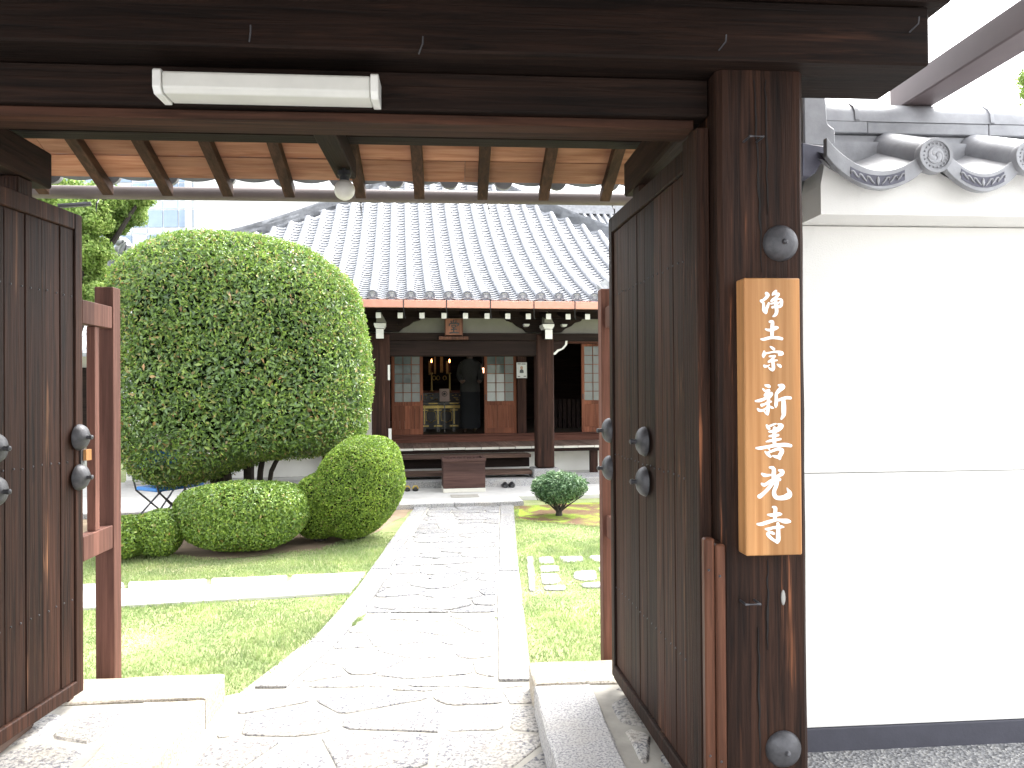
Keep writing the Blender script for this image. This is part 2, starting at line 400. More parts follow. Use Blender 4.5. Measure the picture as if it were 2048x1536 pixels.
# lawn soil (turf) under the grass
lm, t, p = new_mat('turf'); mp = coords(t, rand=False)
n1 = noise(t, mp, 2.2, 5, 0.6); r1 = ramp(t, [(0.38, (0.17, 0.22, 0.08)), (0.5, (0.23, 0.27, 0.11)), (0.66, (0.33, 0.32, 0.17))]); t.links.new(n1.outputs['Fac'], r1.inputs[0])
n2 = noise(t, mp, 150, 3, 0.7); r2 = ramp(t, [(0.35, (0.55, 0.55, 0.55)), (0.65, (1.3, 1.3, 1.3))]); t.links.new(n2.outputs['Fac'], r2.inputs[0])
t.links.new(mixc(t, 1.0, r1.outputs[0], r2.outputs[0], 'MULTIPLY'), p.inputs['Base Color']); p.inputs['Roughness'].default_value = 0.95
bump(t, p, n2.outputs['Fac'], 0.6, 0.01)
lawn = sheet('lawn', [fw(-9, 3.2), fw(6, 3.2), TF.world(9, 9.4)[:2], TF.world(9, 30)[:2], TF.world(-14, 30)[:2], TF.world(-14, 9)[:2]], -0.012, lm)

soilm = plain('bare_soil', (0.24, 0.185, 0.13), 0.95, var=0.22, scale=3.5, bmp=0.6, bscale=60, spec=0.1)
mossm, t, p = new_mat('moss'); mp = coords(t, rand=False)
n1 = noise(t, mp, 2.6, 5, 0.65, 0.4); r1 = ramp(t, [(0.42, (0.13, 0.07, 0.035)), (0.50, (0.16, 0.13, 0.03)), (0.56, (0.21, 0.30, 0.02)), (0.7, (0.26, 0.36, 0.03))]); t.links.new(n1.outputs['Fac'], r1.inputs[0])
n2 = noise(t, mp, 120, 3, 0.7); r2 = ramp(t, [(0.35, (0.6, 0.6, 0.6)), (0.65, (1.25, 1.25, 1.25))]); t.links.new(n2.outputs['Fac'], r2.inputs[0])
t.links.new(mixc(t, 1.0, r1.outputs[0], r2.outputs[0], 'MULTIPLY'), p.inputs['Base Color']); p.inputs['Roughness'].default_value = 0.95
bump(t, p, n2.outputs['Fac'], 0.8, 0.015)
def blob(pts, seed, amp=0.06, sub=5):
    r = random.Random(seed); q = []
    for i in range(len(pts)):
        a, b = pts[i], pts[(i+1) % len(pts)]
        for s in range(sub):
            f = s/sub; q.append((a[0]+(b[0]-a[0])*f+r.uniform(-amp, amp), a[1]+(b[1]-a[1])*f+r.uniform(-amp, amp)))
    return chaikin(q, 1, .25)
soil_poly = blob([gp(150, 1095), gp(420, 1118), gp(640, 1098), gp(760, 1060), gp(834, 1013), gp(780, 1002), gp(500, 985), gp(150, 975), gp(20, 1050)], 3, .05)
soil = sheet('soil_bed', soil_poly, -0.008, soilm)
moss_poly = blob([gp(1029, 1040), gp(1120, 1046), gp(1230, 1055), gp(1330, 1050), gp(1330, 1005), gp(1180, 1004), gp(1030, 1011)], 5, .03)
moss = sheet('moss_patch', moss_poly, -0.004, mossm)

# ---- main path
PL_out = [gp(833, 1012), gp(779, 1087), gp(709, 1188), gp(633, 1279), gp(500, 1384)]
PR_out = [gp(1027, 1009), gp(1034, 1105), gp(1043, 1223), gp(1051.5, 1300), gp(1063, 1387)]
def at_y(line, y):
    line = sorted(line, key=lambda q: q[1])
    if y <= line[0][1]: a, b = line[0], line[1]
    elif y >= line[-1][1]: a, b = line[-2], line[-1]
    else:
        for a, b in zip(line, line[1:]):
            if a[1] <= y <= b[1]: break
    return a[0]+(b[0]-a[0])*(y-a[1])/(b[1]-a[1])
Y0, Y1 = 3.86, 9.93
KW = 0.165
bed = [(at_y(PL_out, Y1)-.01, Y1), (at_y(PL_out, 7), 7), (at_y(PL_out, 5), 5), (at_y(PL_out, Y0)-.05, Y0), (-1.50, 3.80), (-1.30, 1.0), (0.42, 1.0), (at_y(PR_out, Y0)+.26, Y0-.1), (at_y(PR_out, Y0)+.01, Y0), (at_y(PR_out, 7), 7), (at_y(PR_out, Y1), Y1)]
# the bed the stones are set in
path = sheet('stone_path', bed, -0.002, M['mortar'])
def kerb(line, side, y0, y1, lens, seed):
    r = random.Random(seed); y = y1; i = 0
    while y > y0+.05:
        L = lens[i % len(lens)]; i += 1; yn = max(y0, y-L)
        a = at_y(line, y-.004); b = at_y(line, yn+.004)
        wv = KW+r.uniform(-.008, .008)
        if side < 0: poly = [(a, y-.004), (b, yn+.004), (b+wv, yn+.004), (a+wv, y-.004)]
        else: poly = [(a-wv, y-.004), (b-wv, yn+.004), (b, yn+.004), (a, y-.004)]
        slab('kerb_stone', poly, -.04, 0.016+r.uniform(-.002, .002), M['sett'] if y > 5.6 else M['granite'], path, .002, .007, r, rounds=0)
        y = yn
kerb(PL_out, -1, Y0+.05, Y1, [1.35, .95, 1.2, .8, 1.05, .9], 21)
kerb(PR_out, 1, Y0+.12, Y1, [1.5, 1.15, .95, 1.3, 1.1], 22)
reg = [(at_y(PL_out, Y1)+KW+.02, Y1), (at_y(PL_out, Y0)+KW+.10, Y0+.05), (at_y(PR_out, Y0)-KW-.015, Y0+.05), (at_y(PR_out, Y1)-KW-.015, Y1)]
# keep it convex: the left edge is nearly straight beyond 4.6 m
rA = [(at_y(PL_out, Y1)+KW+.02, Y1), (at_y(PL_out, 5.2)+KW+.02, 5.2), (at_y(PR_out, 5.2)-KW-.015, 5.2), (at_y(PR_out, Y1)-KW-.015, Y1)]
rB = [(at_y(PL_out, 5.17)+KW+.02, 5.17), (at_y(PL_out, Y0)+KW+.04, Y0+.05), (at_y(PR_out, Y0)-KW-.015, Y0+.05), (at_y(PR_out, 5.17)-KW-.015, 5.17)]
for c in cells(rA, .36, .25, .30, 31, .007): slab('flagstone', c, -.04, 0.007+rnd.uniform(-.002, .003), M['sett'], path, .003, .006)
for c in cells(rB, .38, .25, .32, 32, .007): slab('flagstone', c, -.04, 0.004+rnd.uniform(-.001, .002), M['flag'], path, .003, .007)
rC = [(-1.36, Y0-.02), (-1.33, 2.3), (-1.30, 1.0), (0.33, 1.0), (0.335, 2.3), (.09, Y0+.10)]
for c in cells(rC, .42, .27, .32, 35, .016): slab('flagstone', c, -.04, 0.0035+rnd.uniform(-.001, .002), M['flag'], path, .002, .006)

# ---- raised stone platforms beneath the two door leaves
def platform(u0, u1, v0, v1, inner, seed):
    r = random.Random(seed)
    b = MB().box(u0+.03, u1-.03, v0+.03, v1-.03, -.05, .128); pl = b.obj('stone_platform', M['mortar'], None, None)
    pl.location = (0, 0, 0); pl.rotation_euler = (0, 0, GF.a); pl['kind'] = 'structure'
    ew = .27; g = .006
    uu = (u1-ew, u1) if inner > 0 else (u0, u0+ew)
    y = v1-.30
    for L in (1.05, .9, 1.1):                   # long edging slabs beside the path
        yn = max(v0, y-L)
        slab('edging_slab', [(uu[0]+r.uniform(-.006, .006), yn+g), (uu[1]+r.uniform(-.006, .006), yn+g), (uu[1]+r.uniform(-.006, .006), y-g), (uu[0], y-g)], -.05, .142, M['edge'] if inner > 0 else M['granite2'], pl, .003, .014, r, rounds=0)
        y = yn
        if y <= v0: break
    x = u1 if inner > 0 else u0                # slabs along the far edge
    for L in (1.1, .9, .8):
        xn = x-L if inner > 0 else x+L
        xn = max(u0, xn) if inner > 0 else min(u1, xn)
        a, c = min(x, xn), max(x, xn)
        if c-a < .05: break
        slab('edging_slab', [(a+g, v1-.29), (c-g, v1-.29), (c-g, v1), (a+g, v1)], -.05, .142, M['edge'], pl, .003, .012, r, rounds=0); x = xn
    reg = [(u0+.02, v0+.02), (u1-ew-.03, v0+.02), (u1-ew-.03, v1-.32), (u0+.02, v1-.32)] if inner > 0 else [(u0+ew+.03, v0+.02), (u1-.02, v0+.02), (u1-.02, v1-.32), (u0+ew+.03, v1-.32)]
    for c in cells(reg, .42, .30, .32, seed, .024): slab('flagstone', c, .08, .138+r.uniform(-.004, .004), M['flag'], pl, .004, .016, r)
    return pl
platform(-3.3, -1.135, 1.7, 3.84, 1, 41)
platform(0.375, 1.20, 1.7, 3.85, -1, 42)

# ---- side path running left from the main path
sp = [gp(708, 1159), gp(708, 1186), gp(250, 1213), gp(250, 1180)]
def ext(a, b, f): return (a[0]+(b[0]-a[0])*f, a[1]+(b[1]-a[1])*f)
A0, A1 = gp(722, 1158), gp(700, 1186); B0, B1 = gp(250, 1180), gp(250, 1213)
C0, C1 = ext(A0, B0, 2.3), ext(A1, B1, 2.3)
side = sheet('side_path', [A0, A1, C1, C0], -0.003, M['mortar'])
for i in range(9):
    f0, f1 = 2.3*i/9, 2.3*(i+1)/9
    a, b, c, d = ext(A0, B0, f0+.003), ext(A0, B0, f1-.003), ext(A1, B1, f1-.003), ext(A1, B1, f0+.003)
    slab('paving_slab', [a, d, c, b], -.04, .012, M['concrete'], side, .002, .006, rounds=0)
G0, G1 = gp(735, 1145), gp(728, 1156); H0, H1 = gp(245, 1166), gp(245, 1179)
for i in range(7):
    f0, f1 = 2.3*i/7, 2.3*(i+1)/7
    a, b, c, d = ext(G0, H0, f0+.01), ext(G0, H0, f1-.01), ext(G1, H1, f1-.01), ext(G1, H1, f0+.01)
    slab('kerb_stone', [a, d, c, b], -.04, .008, M['granite'], side, .004, .012, rounds=0)

# ---- stones let into the lawn on the right
for k, q in enumerate([
    [(1054, 1112), (1066, 1112), (1070, 1181), (1058, 1181)],
    [(1077, 1114), (1105, 1113), (1110, 1125), (1080, 1127)], [(1078, 1132), (1118, 1131), (1120, 1141), (1082, 1143)],
    [(1080, 1146), (1116, 1147), (1122, 1160), (1112, 1166), (1084, 1168)], [(1086, 1172), (1132, 1170), (1130, 1179), (1090, 1179)],
    [(1114, 1113), (1166, 1112), (1166, 1121), (1130, 1124)], [(1148, 1143), (1192, 1140), (1194, 1158), (1168, 1161), (1146, 1155)],
    [(1160, 1166), (1212, 1163), (1213, 1174), (1168, 1174)], [(1176, 1112), (1216, 1110), (1218, 1124), (1190, 1122)],
    [(1196, 1133), (1240, 1130), (1242, 1146), (1204, 1150)], [(1226, 1112), (1262, 1110), (1264, 1124), (1232, 1126)]]):
    slab('stepping_stone', [gp(*c) for c in q], -.04, .004, M['flag'], lawn, .004, .012)

# ---- concrete apron in front of the hall and its edging
ap = [TF.world(u, v)[:2] for u, v in ((-7.5, 9.98), (1.62, 9.98), (1.62, 10.35), (6.5, 10.35), (6.5, 13.2), (-7.5, 13.2))]
b = MB(); b.prism(ap[::1], lambda p, h: Vector((p[0], p[1], h)), -.05, .045)
apron = b.obj('apron', M['concrete']); apron['kind'] = 'structure'
x = -7.5
for L in (1.3, 1.5, 1.2, 1.4, 1.3, 1.5, 1.2):
    xn = min(1.62, x+L)
    if xn-x < .1: break
    slab('kerb_stone', [TF.world(u, v)[:2] for u, v in ((x+.004, 9.83), (xn-.004, 9.83), (xn-.004, 9.975), (x+.004, 9.975))], -.05, .055, M['granite'], apron, .003, .008, rounds=0); x = xn

# ---- grass blades
def pip(X, Y, poly):
    c = np.zeros(len(X), bool); n = len(poly)
    for i in range(n):
        a, b = poly[i], poly[(i+1) % n]
        if a[1] == b[1]: continue
        k = ((a[1] > Y) != (b[1] > Y)) & (X < (b[0]-a[0])*(Y-a[1])/(b[1]-a[1])+a[0]); c ^= k
    return c
def grass(name, polys, holes, n, h, mat, label):
    X = []; Y = []
    for poly, k in zip(polys, n):
        xs = [p[0] for p in poly]; ys = [p[1] for p in poly]
        x = nrs.uniform(min(xs), max(xs), k); y = nrs.uniform(min(ys), max(ys), k)
        ok = pip(x, y, poly)
        for hh in holes: ok &= ~pip(x, y, hh)
        X.append(x[ok]); Y.append(y[ok])
    X = np.concatenate(X); Y = np.concatenate(Y); m = len(X)
    a = nrs.uniform(0, 2*np.pi, m); hh = h*nrs.uniform(.45, 1.25, m)*(0.75+0.5*np.sin(X*3.1+np.sin(Y*2.3))*np.cos(Y*2.7)); wd = nrs.uniform(.0016, .003, m)*(1+Y*.12)
    lx = nrs.normal(0, .45, m)*hh; ly = nrs.normal(0, .45, m)*hh
    V = np.zeros((m, 3, 3), np.float32)
    V[:, 0] = np.stack([X-np.cos(a)*wd, Y-np.sin(a)*wd, np.full(m, -.012)], 1)
    V[:, 1] = np.stack([X+np.cos(a)*wd, Y+np.sin(a)*wd, np.full(m, -.012)], 1)
    V[:, 2] = np.stack([X+lx, Y+ly, hh-.012], 1)
    return tri_obj(name, V.reshape(-1, 3), np.arange(3*m).reshape(-1, 3), mat)
def tri_obj(name, V, T, mat, parent=None):
    me = bpy.data.meshes.new(name); nv, nf = len(V), len(T)
    me.vertices.add(nv); me.vertices.foreach_set('co', np.asarray(V, np.float32).ravel())
    me.loops.add(nf*3); me.loops.foreach_set('vertex_index', np.asarray(T, np.int32).ravel())
    me.polygons.add(nf); me.polygons.foreach_set('loop_start', np.arange(0, nf*3, 3, dtype=np.int32)); me.polygons.foreach_set('loop_total', np.full(nf, 3, np.int32))
    me.update(calc_edges=True); me.materials.append(mat)
    return link(bpy.data.objects.new(name, me), parent)
grm = leaf_mat('grass_blade', [(0.0, (0.22, 0.31, 0.12)), (0.35, (0.27, 0.36, 0.15)), (0.7, (0.33, 0.40, 0.19)), (1.0, (0.42, 0.43, 0.27))], .6, .35, .25)
pathpoly = [PL_out[0], PL_out[1], PL_out[2], PL_out[3], PL_out[4], (-1.35, 3.7), (.3, 3.7), PR_out[4], PR_out[3], PR_out[2], PR_out[1], PR_out[0]]
left_lawn = [fw(-4.6, 3.84), (-1.0, 3.84), (-1.0, 8.2), (-5.5, 8.2)]
right_lawn = [(0.0, 3.87), (2.2, 3.9), (3.0, 9.9), (0.0, 9.9)]
sidepoly = [G0, A0, A1, C1, H1 and ext(G0, H0, 2.3)]
def shrink(poly, f):
    cx = sum(p[0] for p in poly)/len(poly); cy = sum(p[1] for p in poly)/len(poly)
    return [(cx+(p[0]-cx)*f, cy+(p[1]-cy)*f) for p in poly]
steps = [[gp(*c) for c in q] for q in ([(1054, 1112), (1066, 1112), (1070, 1181), (1058, 1181)],
    [(1077, 1114), (1105, 1113), (1110, 1125), (1080, 1127)], [(1078, 1132), (1118, 1131), (1120, 1141), (1082, 1143)],
    [(1080, 1146), (1116, 1147), (1122, 1160), (1112, 1166), (1084, 1168)], [(1086, 1172), (1132, 1170), (1130, 1179), (1090, 1179)],
    [(1114, 1113), (1166, 1112), (1166, 1121), (1130, 1124)], [(1148, 1143), (1192, 1140), (1194, 1158), (1168, 1161), (1146, 1155)],
    [(1160, 1166), (1212, 1163), (1213, 1174), (1168, 1174)], [(1176, 1112), (1216, 1110), (1218, 1124), (1190, 1122)])]
g = grass('grass', [left_lawn, right_lawn], [pathpoly, [A0, A1, C1, C0], [G0, G1, H1, H0], shrink(soil_poly, .97), shrink(moss_poly, .93)]+[shrink(q, .85) for q in steps], [150000, 110000], .030, grm, '')
g['kind'] = 'stuff'; g['label'] = 'short pale green grass of the lawns beside the path'
# tufts in the joints of the path
tb = [blob([gp(700, 1247), gp(735, 1225), gp(728, 1240), gp(706, 1254)], 8, .01), blob([gp(955, 1230), gp(1022, 1236), gp(1022, 1241), gp(955, 1233)], 9, .004)]
g = grass('grass', tb, [], [1800, 1500], .03, grm, ''); g['kind'] = 'stuff'; g['label'] = 'tufts of grass in the joints of the stone path'

# ============================================================ the gate
gate = empty('temple_gate', GF.world(GF.u0, GF.v0, 0), GF.a)
tag(gate, 'dark weathered wooden gate with tiled roof, open door leaves framing the view', 'gate')
def gbox(name, u0, u1, v0, v1, z0, z1, mat, parent=None, bevel=0.004):
    return box(name, u0, u1, v0, v1, z0, z1, mat, parent or gate, GF, bevel)
# main posts with shallow chamfers and a few long drying cracks
def post(u0, u1, v0, v1, z0, z1, seed, mat):
    r = random.Random(seed); ch = .014
    ring = [(u0+ch, v0), ((u0*2+u1)/3, v0), ((u0+u1*2)/3, v0), (u1-ch, v0), (u1, v0+ch), (u1, v1), (u0, v1), (u0, v0+ch)]
    V = []; F = []; nz = 14
    for k in range(nz+1):
        z = z0+(z1-z0)*k/nz
        for i, q in enumerate(ring): V.append((q[0]+r.uniform(-.0015, .0015), q[1]+r.uniform(-.0015, .0015), z))
    m = len(ring)
    for k in range(nz):
        for i in range(m): F.append((k*m+i, k*m+(i+1) % m, (k+1)*m+(i+1) % m, (k+1)*m+i))
    F.append(tuple(reversed(range(m)))); F.append(tuple(range(nz*m, nz*m+m)))
    b = MB(); b.add(V, F); return b.obj('post', mat, gate, GF)
PF = 2.13                                       # front face of the right main post
pr = post(.775, 1.035, PF, 2.40, .14, 2.478, 1, M['post'])
plft = post(-2.08, -1.82, PF, 2.40, .14, 2.478, 2, M['post'])
# drying cracks: thin near-black strips standing slightly proud of the face
crk = plain('crack_dark_wood', (0.008, 0.006, 0.005), 0.9, var=0.1)
def crack(px0, py0, px1, py1, w, seed):
    r = random.Random(seed); b = MB(); n = 14; L = []; Rr = []
    for i in range(n+1):
        f = i/n; u, z = GF.on_v(px0+(px1-px0)*f+r.uniform(-1.6, 1.6), py0+(py1-py0)*f, PF)
        ww = w*math.sin(math.pi*min(1, max(0.04, f)))**.5*r.uniform(.6, 1.2); L.append((u-ww/2, z)); Rr.append((u+ww/2, z))
    V = [(p[0], PF-.0025, p[1]) for p in L]+[(p[0], PF-.0025, p[1]) for p in Rr]+[(p[0], PF+.02, p[1]) for p in L]+[(p[0], PF+.02, p[1]) for p in Rr]
    m = n+1; F = [(i, i+1, m+i+1, m+i) for i in range(n)]+[(i, 2*m+i, 2*m+i+1, i+1) for i in range(n)]+[(m+i, m+i+1, 3*m+i+1, 3*m+i) for i in range(n)]
    b.add(V, F); return b.obj('crack', crk, pr, GF)
crack(1508, 160, 1524, 545, .006, 1); crack(1530, 160, 1536, 430, .006, 2); crack(1536, 1120, 1534, 1300, .006, 3); crack(1517, 1255, 1519, 1530, .005, 4)
# big lintel beam on top of the posts and the plank above it
gbox('lintel_beam', -2.6, 1.387, 2.07, 2.335, 2.480, 2.652, M['beam'], bevel=.006)
gbox('cap_beam', -2.7, 1.44, 2.045, 2.36, 2.655, 2.80, M['beam'], bevel=.006)
u, z = GF.on_v(1540, 15, 2.0)
gbox('bracket_arm', u-.065, u+.065, 1.55, 2.043, 2.645, 2.80, M['beam_y'])
gbox('inner_lintel', -1.818, .773, 2.20, 2.325, 2.365, 2.478, M['beam'], bevel=.005)
gbox('lower_lintel_strip', -1.79, .735, 2.225, 2.345, 2.335, 2.363, M['rafterx'], bevel=.003)
gbox('jamb', .735, .774, 2.20, 2.34, .14, 2.333, M['post'])
gbox('jamb', -1.819, -1.78, 2.20, 2.34, .14, 2.333, M['post'])
# rear posts, tie beams, rear purlin
for s, (a, b_) in enumerate(((.815, .92), (-1.885, -1.775))):
    gbox('rear_post', a, b_, 3.22, 3.33, .14, 2.44, M['post'])
    gbox('tie_beam', a-.012 if s == 0 else a-.02, b_+.02, 2.402, 3.45, 2.442, 2.60, M['beam_y'], bevel=.008)
gbox('rear_purlin', -2.75, 1.62, 3.30, 3.41, 2.652, 2.775, M['beam'])
gbox('middle_brace', -.545, -.455, 2.37, 3.62, 2.555, 2.651, M['beam_y'])
gbox('ridge_board', -2.75, 1.62, 2.25, 2.35, 3.10, 3.22, M['beam'])
gbox('front_purlin', -2.75, 1.62, 1.22, 1.33, 2.652, 2.775, M['beam'])
for uu in (-1.95, -.55, .9): gbox('roof_strut', uu-.05, uu+.05, 2.25, 2.35, 2.801, 3.098, M['beam_y'])
gbox('top_tie_beam', .86, .96, 1.2, 3.40, 2.801, 2.88, M['beam_y'])
gbox('top_tie_beam', -2.02, -1.92, 1.2, 3.40, 2.801, 2.88, M['beam_y'])
# roof slopes
TH = math.atan((3.29-2.62)/(3.90-2.30))
def slope_pt(v, off): # underside of boards at v on the rear slope, off = height above it
    return 3.29-(v-2.3)*math.tan(TH)+off
def onslope(u0, u1, v0, v1, o0, o1, name, mat, rear=True, parent=None, bevel=0.0):
    V = []
    for o in (o0, o1):
        for (a, b_) in ((u0, v0), (u1, v0), (u1, v1), (u0, v1)):
            vv = b_ if rear else 4.6-b_
            V.append((a, vv, slope_pt(b_, o)))
    F = [(0, 3, 2, 1), (4, 5, 6, 7), (0, 1, 5, 4), (1, 2, 6, 5), (2, 3, 7, 6), (3, 0, 4, 7)]
    b = MB(); b.add(V, F); return b.obj(name, mat, parent or gate, GF, bevel=bevel)
vs = [3.90-.155*k for k in range(11)]
for rr_ in (True, False): onslope(-2.74, 1.61, 2.36, 3.895, .0225, .0285, 'dark_backing', M['black'], rr_)  # black sheet added behind the boards to keep their gaps dark
r = random.Random(5)
for rear in (True, False):
    for k in range(10):
        joints = [-2.75, -2.75+r.uniform(.8, 1.6)]
        while joints[-1] < 1.0: joints.append(joints[-1]+r.uniform(1.0, 1.7))
        joints[-1] = 1.62
        for a, c in zip(joints, joints[1:]):
            o = r.uniform(0, .003)
            onslope(a+.001, c-.001, vs[k+1]+.0045, vs[k]-.0045, .0+o, .018+o, 'roof_board', M['board'], rear)
dir_rear = []
for px in (152, 283, 415, 550, 705, 833, 970, 1103, 1236):
    uu, zz = GF.on_v(px, 330, 3.62)
    dir_rear.append(uu)
allr = sorted(dir_rear+[dir_rear[0]-.31*k for k in (1, 2)]+[dir_rear[-1]+.31*k for k in (1,)])
for uu in allr:
    onslope(uu-.027, uu+.027, 2.36, 3.945, -.058, -.002, 'rafter', M['rafter'], True, bevel=.003)
    onslope(uu-.027, uu+.027, 2.36, 3.945, -.058, -.002, 'rafter', M['rafter'], False, bevel=.003)
# gate roof tiles: pans hang below the eave as a scalloped edge
def scallop(rear):
    pit = .285; n = int(4.4/pit)
    for k in range(n+1):
        uc = -2.72+k*pit
        V = []; m = 10; rows = ((3.93, 0.0), (2.33, 0.0))
        for (vv, o) in rows:
            for j in range(m+1):
                f = j/m; du = (f-.5)*pit*.92; sag = -.028*math.cos(math.pi*(f-.5))
                V.append((uc+du, vv, slope_pt(vv, .055+sag)))
            for j in range(m+1):
                f = j/m; du = (f-.5)*pit*.92; sag = -.028*math.cos(math.pi*(f-.5))
                V.append((uc+du, vv, slope_pt(vv, .035+sag)))
        F = []; w_ = m+1
        for j in range(m):
            F += [(j, j+1, 2*w_+j+1, 2*w_+j), (w_+j, 3*w_+j, 3*w_+j+1, w_+j+1), (j, w_+j, w_+j+1, j+1), (2*w_+j, 2*w_+j+1, 3*w_+j+1, 3*w_+j)]
        if not rear: V = [(a, 4.6-b_, c) for a, b_, c in V]
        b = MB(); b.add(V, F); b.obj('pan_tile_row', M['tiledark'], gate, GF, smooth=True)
        c = MB(); y0, y1 = (3.93, 2.33); pts = [(uc+pit/2, y0 if rear else 4.6-y0, slope_pt(y0, .078)), (uc+pit/2, y1 if rear else 4.6-y1, slope_pt(y1, .078))]
        c.tube(pts, .050, 12); c.lathe([(.052, -.012), (.052, .014), (.04, .016), (.01, .014)], 16, Matrix.Translation((uc+pit/2, 3.945 if rear else .655, slope_pt(3.945, .05))) @ rot_to((0, 1 if rear else -1, 0))); c.obj('cover_tile_row', M['tile2'], gate, GF, smooth=True)
scallop(True); scallop(False)
b = MB(); b.box(-2.8, 1.66, 2.22, 2.38, 3.33, 3.53); b.tube([(-2.8, 2.3, 3.53), (1.66, 2.3, 3.53)], .09, 12); b.obj('roof_ridge', M['tile2'], gate, GF)
# gutter pipe behind the rear eave with its wire hooks
gu = MB(); za = GF.on_v(660, 391, 4.05)[1]
gu.tube([(-2.75, 4.05, za), (1.62, 4.05, za)], .034, 14)
gutter = gu.obj('gutter_pipe', M['pipe'], gate, GF, smooth=True)
for px in (190, 720, 976, 1228):
    uu, zz = GF.on_v(px, 400, 4.05)
    MB().tube([(uu, 4.08, za+.03), (uu, 4.09, za-.03), (uu+.004, 4.06, za-.055), (uu+.006, 4.05, za-.10)], [.004, .004, .005, .002], 6).obj('gutter_hook', M['ironk'], gutter, GF)
uu = GF.on_v(190, 400, 4.05)[0]
MB().tube([(uu-.16, 4.0, za-.085), (uu-.02, 4.05, za-.06)], .012, 8).obj('drain_spout', M['steel'], gutter, GF)

# ---- door leaves
def door_leaf(hinge, lead, face_sign, seed, bosses, label):
    """local frame: x from hinge to free edge, +y out of the face that is seen"""
    r = random.Random(seed)
    hx, hy = hinge; lx, ly = lead; L = math.hypot(lx-hx, ly-hy); ang = math.atan2(ly-hy, lx-hx)
    d = bpy.data.objects.new('gate_door', None)
    z0, z1 = .20, 2.355; T = .045; s = face_sign
    fr = MB()
    fr.box(0, .06, -T if s > 0 else 0, 0 if s > 0 else T, z0, z1)
    fr.box(L-.055, L, -T if s > 0 else 0, 0 if s > 0 else T, z0-.015, z1)
    fr.box(.06, L-.055, -T if s > 0 else 0, 0 if s > 0 else T, z1-.075, z1)
    fr.box(.06, L-.055, -T-.004 if s > 0 else -.006, .006 if s > 0 else T+.004, z0-.01, z0+.05)
    for zz in (.75, 1.2, 1.7): fr.box(.06, L-.055, -T+.002 if s > 0 else T-.02, -T+.02 if s > 0 else T-.002, zz, zz+.07)
    me_o = fr.obj('gate_door', M['door'], gate, bevel=.004)
    bpy.data.objects.remove(d)
    d = me_o; d.location = (hx-GF.u0, hy-GF.v0, 0); d.rotation_euler = (0, 0, ang); tag(d, label)
    x = .06; i = 0
    while x < L-.056:
        w_ = r.choice((.095, .105, .12, .13)); xn = min(L-.055, x+w_)
        if L-.055-xn < .04: xn = L-.055
        yy = r.uniform(-.012, -.007)
        a, c = (yy-.018, yy) if s > 0 else (-yy, -yy+.018)
        box('plank', x+.0015, xn-.0015, a, c, z0+.052, z1-.077, M['door'], d, bevel=.002); x = xn
    for k in range(3):                          # rows of nail heads
        zz = (.62, 1.24, 1.98)[k]; nb = MB(); xx = .10
        while xx < L-.07:
            nb.lathe([(.0045, 0), (.003, .003)], 6, Matrix.Translation((xx, -.008*s, zz+r.uniform(-.004, .004))) @ rot_to((0, s, 0))); xx += r.uniform(.05, .065)
        nb.obj('nail_row', M['iron'], d)['kind'] = 'stuff'
    for (bx, bz, rad) in bosses:
        b = MB(); m_ = Matrix.Translation((bx, 0.001*s, bz)) @ rot_to((0, s, 0))
        b.lathe([(rad, 0), (rad*.98, .006), (rad*.86, .019), (rad*.62, .030), (rad*.3, .036), (.010, .0375), (.0085, .048), (.011, .050), (.010, .060), (.003, .064)], 28, m_)
        b.obj('boss', M['iron'], d, smooth=True)
    box('iron_band', .01, .10, (-T-.003) if s > 0 else T, (-T) if s > 0 else T+.003, 2.0, 2.08, M['ironk'], d)
    return d
dr = door_leaf((.785, 2.352), (.745, 3.53), 1, 3, [(1.185, 1.347, .060), (1.185, 1.168, .060), (.60, 1.335, .060), (.60, 1.175, .060)], 'right door leaf with iron bosses, standing open')
dl = door_leaf((-1.82, 2.352), (-1.688, 3.575), -1, 4, [(1.20, 1.343, .060), (1.20, 1.162, .060), (.665, 1.335, .060), (.665, 1.17, .060)], 'left door leaf with iron bosses, standing open')
box('latch_plate', 1.205, 1.232, -.006, .03, 1.22, 1.30, M['steel'], dl)
box('wooden_latch', 1.222, 1.262, -.02, -.002, 1.235, 1.285, M['sign'], dl)
# low sill blocks under the leaves
for (pa, na) in (((30, 1475), 0), ((1245, 1400), 1)):
    pass
gbox('door_stop_block', .80, .93, 2.72, 3.45, .142, .195, M['deck'])
gbox('door_stop_block', -1.86, -1.765, 2.62, 3.3, .142, .195, M['deck'])

# ---- guard frames that the open leaves rest against
def guard(u0, u1, far_v, label):
    g_ = gbox('guard_frame', u0, u1, far_v, far_v+.085, -.01, 2.075, M['red'], bevel=.003); tag(g_, label)
    ru0, ru1 = (u1-.058, u1-.003) if u0 < 0 else (u0+.02, u0+.07)
    def rail(z0, z1): gbox('rail', ru0, ru1, 3.605, far_v-.002, z0, z1, M['red'], g_, .003)
    rail(1.865, 1.975); rail(.765, .88)
    gbox('near_post', u0-.035 if u0 < 0 else u0+.03, u1-.045 if u0 < 0 else u1+.03, 3.56, 3.603, .142, 2.0, M['red'], g_, .003)
    for vv in (far_v-.17,): gbox('bar', ru0+.008, ru1-.008, vv, vv+.045, .882, 1.863, M['red'], g_, .002)
    return g_
u_l = GF.on_z(243, 1352, .142)
guard(-1.79, -1.70, 3.91, 'left red-brown guard frame with upright bars behind the open leaf')
guard(.782, .865, 3.91, 'right red-brown guard frame behind the open leaf')

